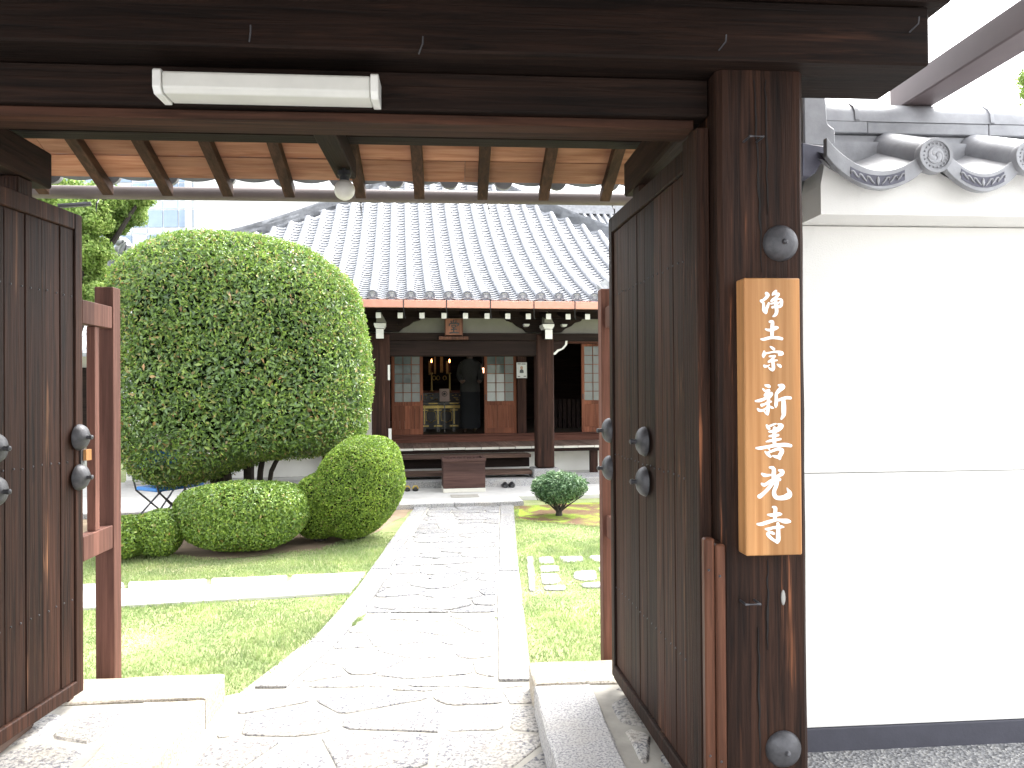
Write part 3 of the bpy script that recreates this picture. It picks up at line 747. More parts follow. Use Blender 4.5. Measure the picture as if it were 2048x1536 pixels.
# ---- small iron things on the right post
def pboss(px, py, rad):
    u, z = GF.on_v(px, py, PF); b = MB()
    b.lathe([(rad, 0), (rad*.99, .004), (rad*.88, .014), (rad*.6, .024), (rad*.25, .029), (.009, .030), (.006, .040), (.001, .043)], 32, Matrix.Translation((u, PF-.001, z)) @ rot_to((0, -1, 0)))
    return b.obj('boss', M['iron'], pr, GF, smooth=True)
pboss(1560, 487, .0535); pboss(1566, 1497, .0535)
def staple(px, py, wpx, dep, dz, name='staple'):
    u, z = GF.on_v(px, py, PF); wd = wpx/1500*2.25
    MB().tube([(u-wd, PF+.01, z), (u-wd, PF-dep, z-dz), (u, PF-dep, z-dz)] if name == 'hook' else [(u-wd/2, PF+.01, z), (u-wd/2, PF-dep, z-dz), (u+wd/2, PF-dep, z-dz), (u+wd/2, PF+.01, z)], .0035, 6).obj(name, M['iron'], pr, GF)
staple(1494, 1200, 28, .045, .0)
staple(1500, 284, 26, .05, .0)
# worn keyhole scar
u, z = GF.on_v(1566, 1195, PF); MB().lathe([(.012, 0), (.010, .003), (.004, .004)], 12, Matrix.Translation((u, PF-.001, z)) @ rot_to((0, -1, 0)) @ Matrix.Diagonal((.6, 1.9, 1, 1))).obj('metal_scar', plain('scraped_metal', (.30, .29, .27), .4, metal=.3), pr, GF)
# bent nails on the big beam
for (px, py) in ((1826, 52), (506, 70), (846, 92), (1445, 88)):
    u, z = GF.on_v(px, py, 2.07); MB().tube([(u-.012, 2.075, z-.02), (u, 2.045, z-.005), (u+.001, 2.043, z+.014)], .0022, 6).obj('bent_nail', M['iron'], gate, GF)
# two upright bars fixed beside the post
for (x0, x1, ytop) in ((1405, 1425, 1075), (1427, 1447, 1087)):
    a, zt = GF.on_v(x0, ytop, 2.115); c, _ = GF.on_v(x1, ytop, 2.115)
    bb = gbox('batten', a, c, 2.098, 2.128, .145, zt, M['bar'], bevel=.005)
    for zz in (zt-.09, zt-.62):
        MB().lathe([(.004, 0), (.002, .003)], 8, Matrix.Translation(((a+c)/2-.003, 2.0975, zz)) @ rot_to((0, -1, 0))).obj('nail', M['iron'], bb, GF)
gbox('batten_backing', .742, .7745, 2.13, 2.198, .145, 1.10, M['post'])
for a, c in ((.74, 1.07), (-2.12, -1.79)): gbox('post_base_stone', a, c, 2.09, 2.44, .1, .1395, M['granite'])

# ---- fluorescent lamp on the lintel
zt = 2.428; zb = 2.368
ua, _ = GF.on_v(306, 170, 2.115); uc, _ = GF.on_v(757, 180, 2.115)
fl = empty('fluorescent_lamp', GF.world((ua+uc)/2, 2.19, zb), GF.a)
tag(fl, 'long white fluorescent lamp box, unlit, fixed to the dark lintel', 'lamp')
FL = Frame(4.5, (ua+uc)/2, 2.19, zb)
prof = [(2.199, zt), (2.118, zt), (2.112, zt-.006), (2.112, zb+.014), (2.124, zb), (2.199, zb)]
MB().prism(prof, lambda p, h: Vector((h, p[0], p[1])), ua+.024, uc-.024).obj('diffuser', M['diff'], fl, FL, bevel=.003)
prof2 = [(2.1995, zt+.005), (2.114, zt+.005), (2.107, zt-.002), (2.107, zb+.012), (2.120, zb-.005), (2.1995, zb-.005)]
for (a, c) in ((ua, ua+.022), (uc-.022, uc)): MB().prism(prof2, lambda p, h: Vector((h, p[0], p[1])), a, c).obj('end_cap', M['lampw'], fl, FL, bevel=.002)
box('maker_sticker', ua+.035, ua+.075, 2.1235, 2.1255, zb+.012, zb+.016, plain('faded_green_sticker', (.25, .33, .27), .6), fl, FL)

# ---- globe lamp
u, z = GF.on_v(689, 380, 3.46)
gl = empty('globe_lamp', GF.world(u, 3.46, z), GF.a); tag(gl, 'small round frosted globe lamp hanging under the rear eave', 'lamp')
b = MB(); b.lathe([(.002, -.047)]+[(.047*math.sin(math.pi*k/12), -.047*math.cos(math.pi*k/12)) for k in range(1, 12)]+[(.002, .047)], 24); b.obj('globe', M['globe'], gl, smooth=True)
b = MB(); b.lathe([(.022, .040), (.024, .060), (.030, .066), (.030, .085)], 16); b.obj('socket', M['ironk'], gl, smooth=True)
b = MB(); b.tube([(0, 0, .085), (0.0, -.02, 2.556-z)], .006, 8); b.obj('stem', M['ironk'], gl)

# ---- name board with brush lettering
V0, V1 = 2.068, 2.128
sl, _ = GF.on_v(1490, 800, V0); sr, _ = GF.on_v(1602, 800, V0); _, stz = GF.on_v(1540, 556, V0); _, sbz = GF.on_v(1550, 1111, V0)
sg = empty('name_board', GF.world((sl+sr)/2, V1, sbz), GF.a); tag(sg, 'light wooden name board with white brush lettering on the right gate post', 'sign')
SF = Frame(4.5, (sl+sr)/2, V1, sbz)
box('board', sl, sr, V0, V1, sbz, stz, M['sign'], sg, SF, .003)
def stroke_mesh(mb, pts, place, depth, k=8):
    """one brush stroke: low domed ribbon with round ends"""
    P = [np.array(p, float) for p in pts]; Q = []
    for i in range(len(P)-1):                  # smooth curve through the points
        p0 = P[max(0, i-1)]; p1 = P[i]; p2 = P[i+1]; p3 = P[min(len(P)-1, i+2)]
        for s in range(4):
            f = s/4; Q.append(.5*((2*p1)+(-p0+p2)*f+(2*p0-5*p1+4*p2-p3)*f*f+(-p0+3*p1-3*p2+p3)*f**3))
    Q.append(P[-1])
    T = []
    for i, q in enumerate(Q):
        d = Q[min(i+1, len(Q)-1)][:2]-Q[max(i-1, 0)][:2]; L = np.hypot(*d); T.append(d/L if L > 0 else np.array([1., 0]))
    rows = []
    r0 = max(2, Q[0][2])
    for a in (80, 55, 28): rows.append((Q[0][:2]-T[0]*r0*math.sin(R(a)), T[0], r0*math.cos(R(a)), math.cos(R(a))))
    for q, t_ in zip(Q, T): rows.append((q[:2], t_, max(2, q[2]), 1.0))
    r1 = max(2, Q[-1][2])
    for a in (28, 55, 80): rows.append((Q[-1][:2]+T[-1]*r1*math.sin(R(a)), T[-1], r1*math.cos(R(a)), math.cos(R(a))))
    V = []; F = []; m = k+1
    for c, t_, rr, hh in rows:
        nn = np.array([-t_[1], t_[0]])
        for j in range(m):
            a = math.pi*j/k; x, y = c+nn*rr*math.cos(a); V.append(place(x, y, depth*hh*(.35+.65*math.sin(a)) if 0 < j < k else -.0005))
    for i in range(len(rows)-1):
        for j in range(k): F.append((i*m+j, i*m+j+1, (i+1)*m+j+1, (i+1)*m+j))
    mb.add(V, F)
GLY = [
 (570, [[(500,260,50),(540,310,58),(480,400,50),(390,470,40),(335,485,42)], [(335,490,40),(405,560,42),(410,680,42),(420,780,48),(480,850,45)], [(480,850,45),(500,740,46),(540,640,45),(570,550,26)],
   [(790,190,42),(730,240,42),(695,290,32),(690,315,22)], [(735,285,30),(820,275,42),(870,290,45),(800,370,42),(700,445,42),(650,490,34)], [(655,492,28),(760,455,35),(880,425,25),(955,470,45),(962,560,48),(935,650,46),(860,685,28)],
   [(640,575,30),(740,560,30),(840,575,24),(905,510,20)], [(690,685,42),(780,650,30),(870,640,30)], [(790,430,32),(790,560,48),(800,700,55),(812,800,55),(790,890,52),(735,948,38),(700,965,22)]]),
 (570, [[(610,1130,42),(680,1130,50),(680,1250,58),(672,1400,58),(672,1560,52)], [(480,1360,28),(560,1385,42),(680,1370,45),(790,1320,66),(840,1310,38)], [(335,1664,26),(420,1672,46),(560,1630,50),(700,1620,44),(850,1625,52),(970,1655,46)]]),
 (660, [[(620,512,22),(680,552,40),(728,590,42)], [(430,655,26),(428,720,52),(412,790,52),(410,832,28)], [(470,722,34),(600,695,27),(760,670,34),(900,685,50),(975,725,62),(885,768,30)], [(600,812,28),(700,805,34),(765,800,28),(700,870,34),(640,930,40),(570,970,32)],
   [(565,980,28),(680,950,38),(825,930,24)], [(690,960,44),(710,1080,52),(710,1180,52),(690,1240,34),(620,1200,34),(575,1160,20)], [(600,1070,14),(530,1110,30),(455,1112,50),(435,1095,36)], [(840,1055,24),(900,1095,48),(930,1128,40)]]),
 (755, [[(470,240,34),(560,262,56),(590,285,42)], [(392,350,26),(440,400,32),(490,440,28)], [(500,400,28),(585,390,34),(520,470,48),(450,545,38)], [(455,560,24),(560,505,38),(650,490,50),(640,540,46)], [(175,722,34),(280,710,50),(400,670,48),(520,610,46),(625,580,38)],
   [(560,440,36),(565,600,48),(556,760,46),(550,900,46),(540,1050,50),(540,1140,24)], [(360,850,50),(440,820,34),(540,765,34),(640,740,30)], [(235,965,32),(285,1010,48),(380,1008,38),(480,950,30),(560,880,28)], [(590,885,28),(660,920,38),(712,940,20)], [(425,1030,20),(490,1110,28),(540,1145,24)],
   [(885,240,36),(975,255,66),(1000,300,72),(895,390,66),(805,500,48),(800,620,48),(800,740,52),(790,850,52),(785,900,30)], [(880,695,42),(1000,645,44),(1130,622,50),(1235,630,48)], [(1020,690,56),(1030,850,72),(1030,1020,74),(1025,1150,62),(960,1268,32)]]),
 (835, [[(512,240,34),(560,325,50),(600,350,24)], [(600,262,36),(700,222,34),(790,192,24)], [(860,205,30),(965,245,62),(900,330,76),(780,405,66),(650,432,44),(585,430,30)], [(592,575,30),(700,560,44),(858,540,40)], [(500,742,24),(620,712,44),(780,690,42),(930,662,34)],
   [(752,330,56),(742,500,56),(740,700,56),(752,850,50)], [(192,940,34),(320,940,54),(500,905,48),(700,870,52),(900,842,54),(1100,840,62),(1245,868,50)], [(560,925,38),(588,985,24)], [(462,1050,24),(540,1130,48),(622,1200,38)], [(560,1072,36),(720,1010,42),(860,965,48),(965,1000,66),(965,1080,66),(905,1180,64),(905,1260,46)], [(705,1182,30),(790,1205,46),(900,1232,46)]]),
 (925, [[(610,150,38),(700,172,58),(730,260,64),(722,380,68),(730,500,66)], [(372,350,38),(440,390,56),(530,392,42),(620,382,34)], [(892,240,38),(985,272,66),(960,350,66),(862,412,48),(780,450,56)], [(362,655,38),(430,692,54),(520,642,48),(640,570,56),(780,522,66),(900,520,56)],
   [(680,640,56),(590,760,56),(480,880,56),(360,992,62),(292,1040,72)], [(820,600,66),(790,740,60),(740,860,60),(740,980,66),(800,1070,66),(920,1092,70),(1060,1072,82),(1180,1012,100),(1210,930,70),(1162,840,34),(1130,782,12)]]),
 (1000, [[(702,215,34),(770,242,56),(772,340,58),(765,450,58),(760,600,52)], [(542,450,28),(650,462,52),(780,452,60),(900,432,56),(955,432,30)], [(232,740,38),(340,742,56),(500,692,58),(700,632,52),(860,610,38),(1020,642,70),(1150,650,74),(1218,660,42)], [(482,890,34),(560,892,48),(700,852,42),(850,842,56),(960,822,46),(1028,830,24)],
   [(852,722,46),(860,900,60),(860,1080,66),(860,1230,66),(832,1308,38)], [(800,1280,42),(682,1200,46),(582,1112,50),(532,1042,42),(552,1002,36)], [(582,992,36),(660,1002,46),(720,1030,42)]])]
for y0, strokes in GLY:
    mb = MB()
    for st in strokes:
        def place(x, y, h, y0=y0):
            u, z = GF.on_v(1500+x/15.36, y0+y/15.36, V0); return (u, V0-h, z)
        stroke_mesh(mb, st, place, .0032)
    mb.obj('brush_character', M['char'], sg, SF, smooth=True)

# ============================================================ the street wall beside the gate
WU0, WU1 = 1.04, 5.6; WV = 3.09
wall = empty('plaster_wall', GF.world(WU0, WV, 0), GF.a); tag(wall, 'white plastered boundary wall with grey tile coping right of the gate', 'wall')
WF = Frame(4.5, WU0, WV)
def wbox(name, u0, u1, v0, v1, z0, z1, mat, bevel=0.0, parent=None): return box(name, u0, u1, v0, v1, z0, z1, mat, parent or wall, WF, bevel)
seam = GF.on_v(1800, 944, WV)[1]
wbox('lower_panel', WU0, WU1, WV-.004, WV+.26, .10, seam-.0015, M['plaster'], .002)
wbox('upper_panel', WU0, WU1, WV, WV+.26, seam+.0015, 2.236, M['plaster'], .002)
wbox('plinth', WU0, WU1, WV-.012, WV+.26, -.02, .098, plain('dark_plinth', (.055, .055, .07), .7, bmp=.3), .003)
bu = 1.475
wbox('coping_band', bu, WU1, 3.0605, WV+.44, 2.240, 2.35, M['plaster'])
# eave: decorated pan fronts and cover discs
EV = 2.80
d0, dz = GF.on_v(1868, 312, EV); d1, _ = GF.on_v(2059, 312, EV); pit = d1-d0
def swirl_disc(name, rad, parent, loc, fr, detail=True):
    b = MB(); m_ = Matrix.Translation(loc) @ rot_to((0, -1, 0))
    b.lathe([(rad, -.02), (rad, .012), (rad*.97, .016), (rad*.80, .016), (rad*.77, .008), (rad*.01, .008)], 36, m_)
    o = b.obj(name, M['tile2'], parent, fr, smooth=True)
    if detail:
        c = MB()
        for k in range(18):
            a = 2*math.pi*k/18; c.lathe([(rad*.055, .006), (rad*.05, .012), (rad*.02, .0145)], 8, m_ @ Matrix.Translation((math.cos(a)*rad*.67, math.sin(a)*rad*.67, 0)))
        for k in range(3):                     # three comma shapes turning inward
            pts = []
            for s in range(12):
                a = 2*math.pi*k/3-s*.26; q = rad*(.22+.26*s/11); pts.append((math.cos(a)*q, math.sin(a)*q, rad*(.17*(1-s/12)+.02)))
            def pl(x, y, h): return m_ @ Vector((x, y, .008+h))
            stroke_mesh(c, [(p[0]*1e4, p[1]*1e4, p[2]*1e4) for p in pts], lambda x, y, h: m_ @ Vector((x/1e4, y/1e4, .0082+h)), .005, 6)
        c.obj('crest_relief', M['tile2'], o, fr, smooth=True)
    return o
RAD = 36.5/1500*2.86
slp = math.tan(R(22))
for k in range(-1, 11):
    uc = d0+k*pit
    if k >= 0:
        t_ = MB(); t_.tube([(uc, EV+.01, dz), (uc, 3.13, dz+.33*slp)], RAD*.97, 20); t_.obj('cover_tile', M['tile2'], wall, WF, smooth=True)
        swirl_disc('eave_disc', RAD, wall, (uc, EV, dz), WF)
    # pan between discs k and k+1, hanging as a crescent
    a = uc+RAD*.55 if k >= 0 else bu-.02; c_ = uc+pit-RAD*.55; m = 14; V = []
    zt0 = dz+.018; sagm = .088
    rows = ((EV+.004, 0, .062, 1), (EV+.03, 0, .062, 0), (3.12, .30*slp, .02, 0))
    def pan(f): return -sagm*math.sin(math.pi*f)**.8
    Vt = []; 
    outline = [(a+(c_-a)*i/m, zt0+pan(i/m)+(.05*(1-i/m)**2 if k < 0 else .028*(1-i/m)**2)) for i in range(m+1)]+[(a+(c_-a)*i/m, zt0+pan(i/m)-.072+(.05*(1-i/m)**2 if k < 0 else .028*(1-i/m)**2)) for i in range(m, -1, -1)]
    fb = MB(); fb.prism(outline, lambda p, h: Vector((p[0], h, p[1])), EV+.006, EV+.034)
    front = fb.obj('pan_front', M['tile2'], wall, WF, bevel=.002)
    lo, hi = .24, .80
    rec = [(a+(c_-a)*(lo+(hi-lo)*i/8), zt0+pan(lo+(hi-lo)*i/8)-.016+.03*(1-(lo+(hi-lo)*i/8))**2) for i in range(9)]+[(a+(c_-a)*(lo+(hi-lo)*i/8), zt0+pan(lo+(hi-lo)*i/8)-.057+.03*(1-(lo+(hi-lo)*i/8))**2) for i in range(8, -1, -1)]
    MB().prism(rec, lambda p, h: Vector((p[0], h, p[1])), EV+.0045, EV+.02).obj('dark_plate', M['tiledark'], front, WF)  # dark plate lying just proud of the tile front
    sc = MB(); L = c_-a
    for j in range(7):                         # scrolling vine relief
        f = lo+(hi-lo)*(j+.5)/7; x0 = a+L*f; z0 = zt0+pan(f)-.037+.03*(1-f)**2; s_ = -1 if j < 3.5 else 1
        pts = [(x0-s_*.016, z0-.014, .0022), (x0-s_*.006, z0-.004, .0034), (x0+s_*.004, z0+.010, .0036), (x0+s_*.014, z0+.012, .0024), (x0+s_*.012, z0+.002, .0014)]
        if j == 3: pts = [(x0, z0-.016, .002), (x0, z0, .007), (x0, z0+.014, .003)]
        stroke_mesh(sc, [(p[0]*1e4, p[1]*1e4, p[2]*1e4) for p in pts], lambda x, y, h: (x/1e4, EV+.0045-h, y/1e4), .005, 6)
    sc.obj('vine_relief', M['tile2'], front, WF, smooth=True)
    body = MB(); V = []
    for (vv, rise) in ((EV+.034, 0), (3.12, .30*slp)):
        for i in range(m+1): V.append((a+(c_-a)*i/m, vv, zt0+pan(i/m)*(1 if rise == 0 else .7)+rise-.004))
    for (vv, rise) in ((EV+.034, 0), (3.12, .30*slp)):
        for i in range(m+1): V.append((a+(c_-a)*i/m, vv, zt0+pan(i/m)*(1 if rise == 0 else .7)+rise-.03))
    w_ = m+1; F = []
    for i in range(m): F += [(i, i+1, w_+i+1, w_+i), (2*w_+i, 3*w_+i, 3*w_+i+1, 2*w_+i+1)]
    body.add(V, F); body.obj('pan_tile', M['tile2'], wall, WF, smooth=True)

fl_ = [(bu, 2.240), (bu, 2.36)]
for k in range(-1, 11):
    uc = d0+k*pit; a = uc+RAD*.55 if k >= 0 else bu+.02; c_ = uc+pit-RAD*.55
    for i in range(15):
        f = i/14; fl_.append((a+(c_-a)*f, max(2.354, dz+.018+pan(f)*.93-.012)))
fl_.append((fl_[-1][0], 2.240))
MB().prism(fl_[::-1], lambda p, h: Vector((p[0], h, p[1])), 2.895, 3.06).obj('eave_band', M['plaster'], wall, WF)
# ridge courses
z4 = GF.on_v(1800, 290, 3.12)[1]; z3 = GF.on_v(1800, 268, 3.10)[1]; z2 = GF.on_v(1800, 244, 3.10)[1]; z1 = GF.on_v(1800, 205, 3.16)[1]
r = random.Random(9)
def course(z0, z1_, v0, v1, first, L, curved=False):
    u = first
    while u < WU1:
        un = min(WU1, u+L*r.uniform(.93, 1.05)); a, c_ = max(u, bu+.06)+.0015, un-.0015
        if c_-a > .03:
            if not curved: wbox('ridge_tile', a, c_, v0+r.uniform(-.002, .002), v1, z0+.0015, z1_-.0015, M['tile2'], .003)
            else:
                rr = (v1-v0)/2; n = 12; pr_ = [(v0+rr-rr*math.cos(math.pi*j/n), z0+(z1_-z0)*math.sin(math.pi*j/n)**.75) for j in range(n+1)]
                MB().prism(pr_, lambda p, h: Vector((h, p[0], p[1])), a, c_).obj('cap_tile', M['tile2'], wall, WF, smooth=True)
                MB().prism([(p[0]*1.0+(p[0]-v0-rr)*.05, p[1]+.004) for p in pr_], lambda p, h: Vector((h, p[0], p[1])), c_-.018, c_-.001).obj('cap_lip', M['tile2'], wall, WF, smooth=True)
        u = un
wbox('eave_bed', bu+.04, WU1, 3.08, 3.34, 2.352, z4-.002, M['tile2'])
course(z4, z3, 3.12, 3.34, bu+.03, .58); course(z3, z2, 3.10, 3.36, bu-.22, .56); course(z2, z1, 3.10, 3.36, bu-.30, .60, True)
# end ornament of the ridge
pts = [(1608, 290), (1606, 165), (1614, 156), (1640, 155), (1650, 168), (1656, 246), (1662, 252), (1671, 258), (1671, 284), (1664, 292)]
MB().prism([GF.on_v(px, py, 2.96) for px, py in pts][::-1], lambda p, h: Vector((p[0], h, p[1])), 2.96, 3.40).obj('end_ornament', M['tile2'], wall, WF, bevel=.006)
pts = [(1604, 352), (1604, 285), (1650, 292), (1652, 318), (1640, 330), (1632, 345), (1622, 353)]
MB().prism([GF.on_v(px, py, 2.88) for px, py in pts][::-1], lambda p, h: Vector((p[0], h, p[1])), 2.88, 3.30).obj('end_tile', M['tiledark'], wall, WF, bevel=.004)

# box-section metal beam above the wall
f_ = 1.139
ub0, ub1, zb0, zb1 = 1.75*f_, 1.873*f_, CAM_H+(2.64-1.55)*f_, CAM_H+(2.74-1.55)*f_
bmx = plain('brown_grey_metal', (.16, .125, .125), .5, var=.1, scale=3)
bo = box('roof_drain_box', ub0, ub1, .7, 3.27, zb0, zb1, bmx, None, None, .006)
bo.rotation_euler = (0, 0, GF.a)
tag(bo, 'long brown-grey box section beam reaching over the wall coping at top right', 'beam')

# ============================================================ temple hall
hall = empty('temple_hall', TF.world(TF.u0, TF.v0, 0), TF.a)
tag(hall, 'wooden temple hall with sweeping grey tiled roof, open sliding doors and veranda', 'temple')
def tbox(name, u0, u1, v0, v1, z0, z1, mat, parent=None, bevel=0.0): return box(name, u0, u1, v0, v1, z0, z1, mat, parent or hall, TF, bevel)
def TU(px, py, v): return TF.on_v(px, py, v)[0]
def TZ(px, py, v): return TF.on_v(px, py, v)[1]
UC, VA = 0.95, 17.7                            # roof centre line and apex
VE, VM = 10.90, 11.90                          # porch eave, main eave
HALF = VA-VM
def prof(v): t = v-VE; return 2.89+.325*t+.042*t*t
def flare(u, v):                               # eaves lift towards the corners
    d = max(0, abs(u-UC)-2.2)/HALF; return .10*d*d*max(0, 1-(v-VM)/5.5)
def rz(u, v): return prof(v)+flare(u, v)
# front slope base sheet (beds below the tiles), side and back slopes
def slope_sheet(name, rot, mat, dz=-.10, v_start=None):
    V = []; F = []; nv, nu = 16, 24; v0 = v_start or VM
    for i in range(nv+1):
        v = v0+(VA-v0)*i/nv; hw = VA-v
        for j in range(nu+1):
            u = UC-hw+2*hw*j/nu; z = rz(u, v)+dz
            x, y = u-UC, v-VA
            x, y = (x, y) if rot == 0 else (-y, x) if rot == 1 else (-x, -y) if rot == 2 else (y, -x)
            V.append((UC+x, VA+y, z))
    for i in range(nv):
        for j in range(nu): F.append((i*(nu+1)+j, i*(nu+1)+j+1, (i+1)*(nu+1)+j+1, (i+1)*(nu+1)+j))
    b = MB(); b.add(V, F); return b.obj(name, mat, hall, TF, smooth=True)
roof = slope_sheet('roof', 0, M['tile'])
for k in (1, 2, 3):
    slope_sheet('roof_slope', k, M['tile'])
b = MB(); V = []; F = []
for i, v in enumerate((VE+.02, VM+.02)):
    for u in (UC-2.1, UC+3.5): V.append((u, v, prof(v)-.10))
b.add(V, [(0, 1, 3, 2)]); b.obj('porch_roof_bed', M['tile'], hall, TF)
# tile columns
PIT = .272
disc = MB(); disc.lathe([(.078, -.03), (.078, .014), (.072, .017), (.060, .017), (.056, .009), (.034, .009), (.032, .013), (.018, .013), (.014, .009), (.002, .009)], 20, rot_to((0, -1, 0)))
disc_me = None
r = random.Random(12)
pan_unit = MB()
PW, PL = .215, .175
V = []
for (y, zz) in ((0, 0), (PL, 0)):
    for j in range(7): f = j/6; V.append(((f-.5)*PW, y, -.030*math.cos(math.pi*(f-.5))+.024+zz))
for j in range(7): f = j/6; V.append(((f-.5)*PW, 0, -.030*math.cos(math.pi*(f-.5))+.011))
F = [(j, j+1, 7+j+1, 7+j) for j in range(6)]+[(j, 14+j, 14+j+1, j+1) for j in range(6)]
pan_unit.add(V, F)
pan_me = mesh('pan_tile', pan_unit.V, pan_unit.F, M['tile'], True)
STEP = .138; pans = []
def swirl_parts(): pass
for k in range(-22, 23):
    u = UC+.03+k*PIT
    inporch = -2.10 < u-UC < 3.4
    vs_ = VE if inporch else VM
    ve = VA-abs(u-UC)-.10
    if ve-vs_ < .2: continue
    n = max(4, int((ve-vs_)/.32)); pts = [(u, vs_+(ve-vs_)*i/n, rz(u, vs_+(ve-vs_)*i/n)+.012) for i in range(n+1)]
    b = MB(); rs = [.056]*(n+1); b.tube(pts, rs, 12)
    # joint lips every 0.29 m
    vv = vs_+.29
    while vv < ve-.1:
        zc = rz(u, vv)+.012; dy = .02; sl_ = .325+.084*(vv-VE)
        b.tube([(u, vv, zc), (u, vv+dy, zc+dy*sl_)], [.060, .060], 12); vv += .29
    b.obj('cover_tile_row', M['tile'], hall, TF, smooth=True)
    if disc_me is None:
        o = MB(); o.V = disc.V; o.F = disc.F; od = o.obj('eave_disc', M['disc'], hall, smooth=True); disc_me = od.data
        c = MB()
        for q in range(3):
            sp_ = []
            for s in range(8):
                a = 2*math.pi*q/3-s*.32; rr_ = .012+.020*s/7; sp_.append((math.cos(a)*rr_*1e4, math.sin(a)*rr_*1e4, (.010*(1-s/8)+.002)*1e4))
            stroke_mesh(c, sp_, lambda x, y, h: rot_to((0, -1, 0)) @ Vector((x/1e4, y/1e4, .0095+h)), .004, 4)
        oc = c.obj('crest', M['tile2'], od); crest_me = oc.data
    else:
        od = link(bpy.data.objects.new('eave_disc', disc_me), hall); oc = link(bpy.data.objects.new('crest', crest_me), od)
    od.location = (u-TF.u0, vs_-TF.v0, rz(u, vs_)+.012)
    # pans between this column and the next
    um = u+PIT/2; vs2 = VE if -2.14 < um-UC < 3.4 else VM; ve2 = VA-abs(um-UC)-.12; vv = vs2-.02; row = 0
    while vv < ve2:
        pans.append((row if vs2 == VE else row+12, abs(um-1.0), um, vv)); vv += STEP*math.cos(math.atan(.325+.084*(vv-VE))); row += 1
vis = sorted(pans, key=lambda q: (q[0]+(0 if -1.6 < q[2] < 3.2 else 40), q[1]))
near, rest = vis[:290], vis[290:]
def pan_M(u, v):
    s_ = math.atan(.325+.084*(v-VE))
    return Matrix.Translation((u-TF.u0, v-TF.v0, rz(u, v)-.022)) @ Matrix.Rotation(s_-.135, 4, 'X')
for (_, _, u, v) in near:
    o = link(bpy.data.objects.new('pan_tile', pan_me), hall); o.matrix_local = pan_M(u, v) @ Matrix.Rotation(rnd.uniform(-.01, .01), 4, 'Z')
b = MB()
for (_, _, u, v) in rest: b.add(pan_unit.V, pan_unit.F, pan_M(u, v))
o = link(bpy.data.objects.new('pan_tiles', mesh('pan_tiles', b.V, b.F, M['tile'], True)), hall); o['kind'] = 'stuff'; o['label'] = 'rows of curved pan tiles higher up the roof'
# hip ridges with upturned end ornaments
def hip(sx, sy, t0, h, wd, name):
    b = MB(); n = 14; V = []; F = []; T_ = HALF
    for i in range(n+1):
        t = t0+(T_-t0)*i/n; u = UC+sx*(HALF-t); v = VA+sy*(-(HALF-t)) if sy > 0 else VA+(HALF-t)
        vv = VM+t; zz = rz(UC+(HALF-t), vv); d = Vector((sx, sy, 0)).normalized(); nn = Vector((-d.y, d.x, 0))
        for (a, c_) in ((-wd, -.02), (-wd, h*.55), (-wd*.8, h*.56), (-wd*.8, h*.8), (-wd*.5, h*.95), (0, h), (wd*.5, h*.95), (wd*.8, h*.8), (wd*.8, h*.56), (wd, h*.55), (wd, -.02)):
            q = Vector((u, v, zz+c_))+nn*a; V.append(q)
    m = 11
    for i in range(n):
        for j in range(m): F.append((i*m+j, i*m+(j+1) % m, (i+1)*m+(j+1) % m, (i+1)*m+j))
    F.append(tuple(range(m))); F.append(tuple(reversed(range(n*m, n*m+m))))
    b.add(V, F); return b.obj(name, M['tile'], hall, TF, smooth=True)
for sx in (-1, 1):
    for sy in (1, -1):
        hip(sx, sy, .05, .14, .10, 'hip_ridge'); hip(sx, sy, .6, .19, .085, 'upper_hip_ridge')
def onigawara(u, v, z, s, rz_):
    b = MB(); Mx = Matrix.Translation((u, v, z)) @ Matrix.Rotation(rz_, 4, 'Z') @ Matrix.Diagonal((s, s, s, 1))
    out = [(-.5, 0), (-.62, .25), (-.42, .42), (-.55, .7), (-.3, .95), (0, 1.12), (.3, .95), (.55, .7), (.42, .42), (.62, .25), (.5, 0)]
    b.prism(out[::-1], lambda p, h: Mx @ Vector((p[0], h, p[1])), -.10, .14)
    for sgn in (-1, 1):
        pts = [Mx @ Vector((sgn*(.1+.5*f), -.12-.12*math.sin(3*f), .3+.55*f)) for f in (0, .25, .5, .75, 1)]; b.tube(pts, [.09*s, .12*s, .11*s, .08*s, .03*s], 8)
        pts = [Mx @ Vector((sgn*(.15+.5*f), -.14-.05*math.sin(3*f), .1+.22*f)) for f in (0, .3, .6, 1)]; b.tube(pts, [.08*s, .10*s, .09*s, .03*s], 8)
    b.lathe([(.2*s, 0), (.16*s, .07*s), (.02, .1*s)], 14, Matrix.Translation(Mx @ Vector((0, -.1, .55))) @ rot_to(Mx.to_3x3() @ Vector((0, -1, 0))))
    return b.obj('ridge_end_ornament', M['tile2'], hall, TF, smooth=True)
for sx in (-1, 1):
    for t_, s_ in ((.58, .36), (.03, .28)):
        u = UC+sx*(HALF-t_); v = VM+t_; onigawara(u, v, rz(u, v)+.02, s_, sx*R(45))
# cylinder ends poking out of the upper hip ornament
for sx in (-1, 1):
    u = UC+sx*(HALF-.55); v = VM+.55; z = rz(u, v)-.06
    MB().tube([(u, v, z+.42), (u+sx*.16, v-.16, z+.50)], [.075, .08], 14).obj('ridge_end_cylinder', M['tile2'], hall, TF, smooth=True)
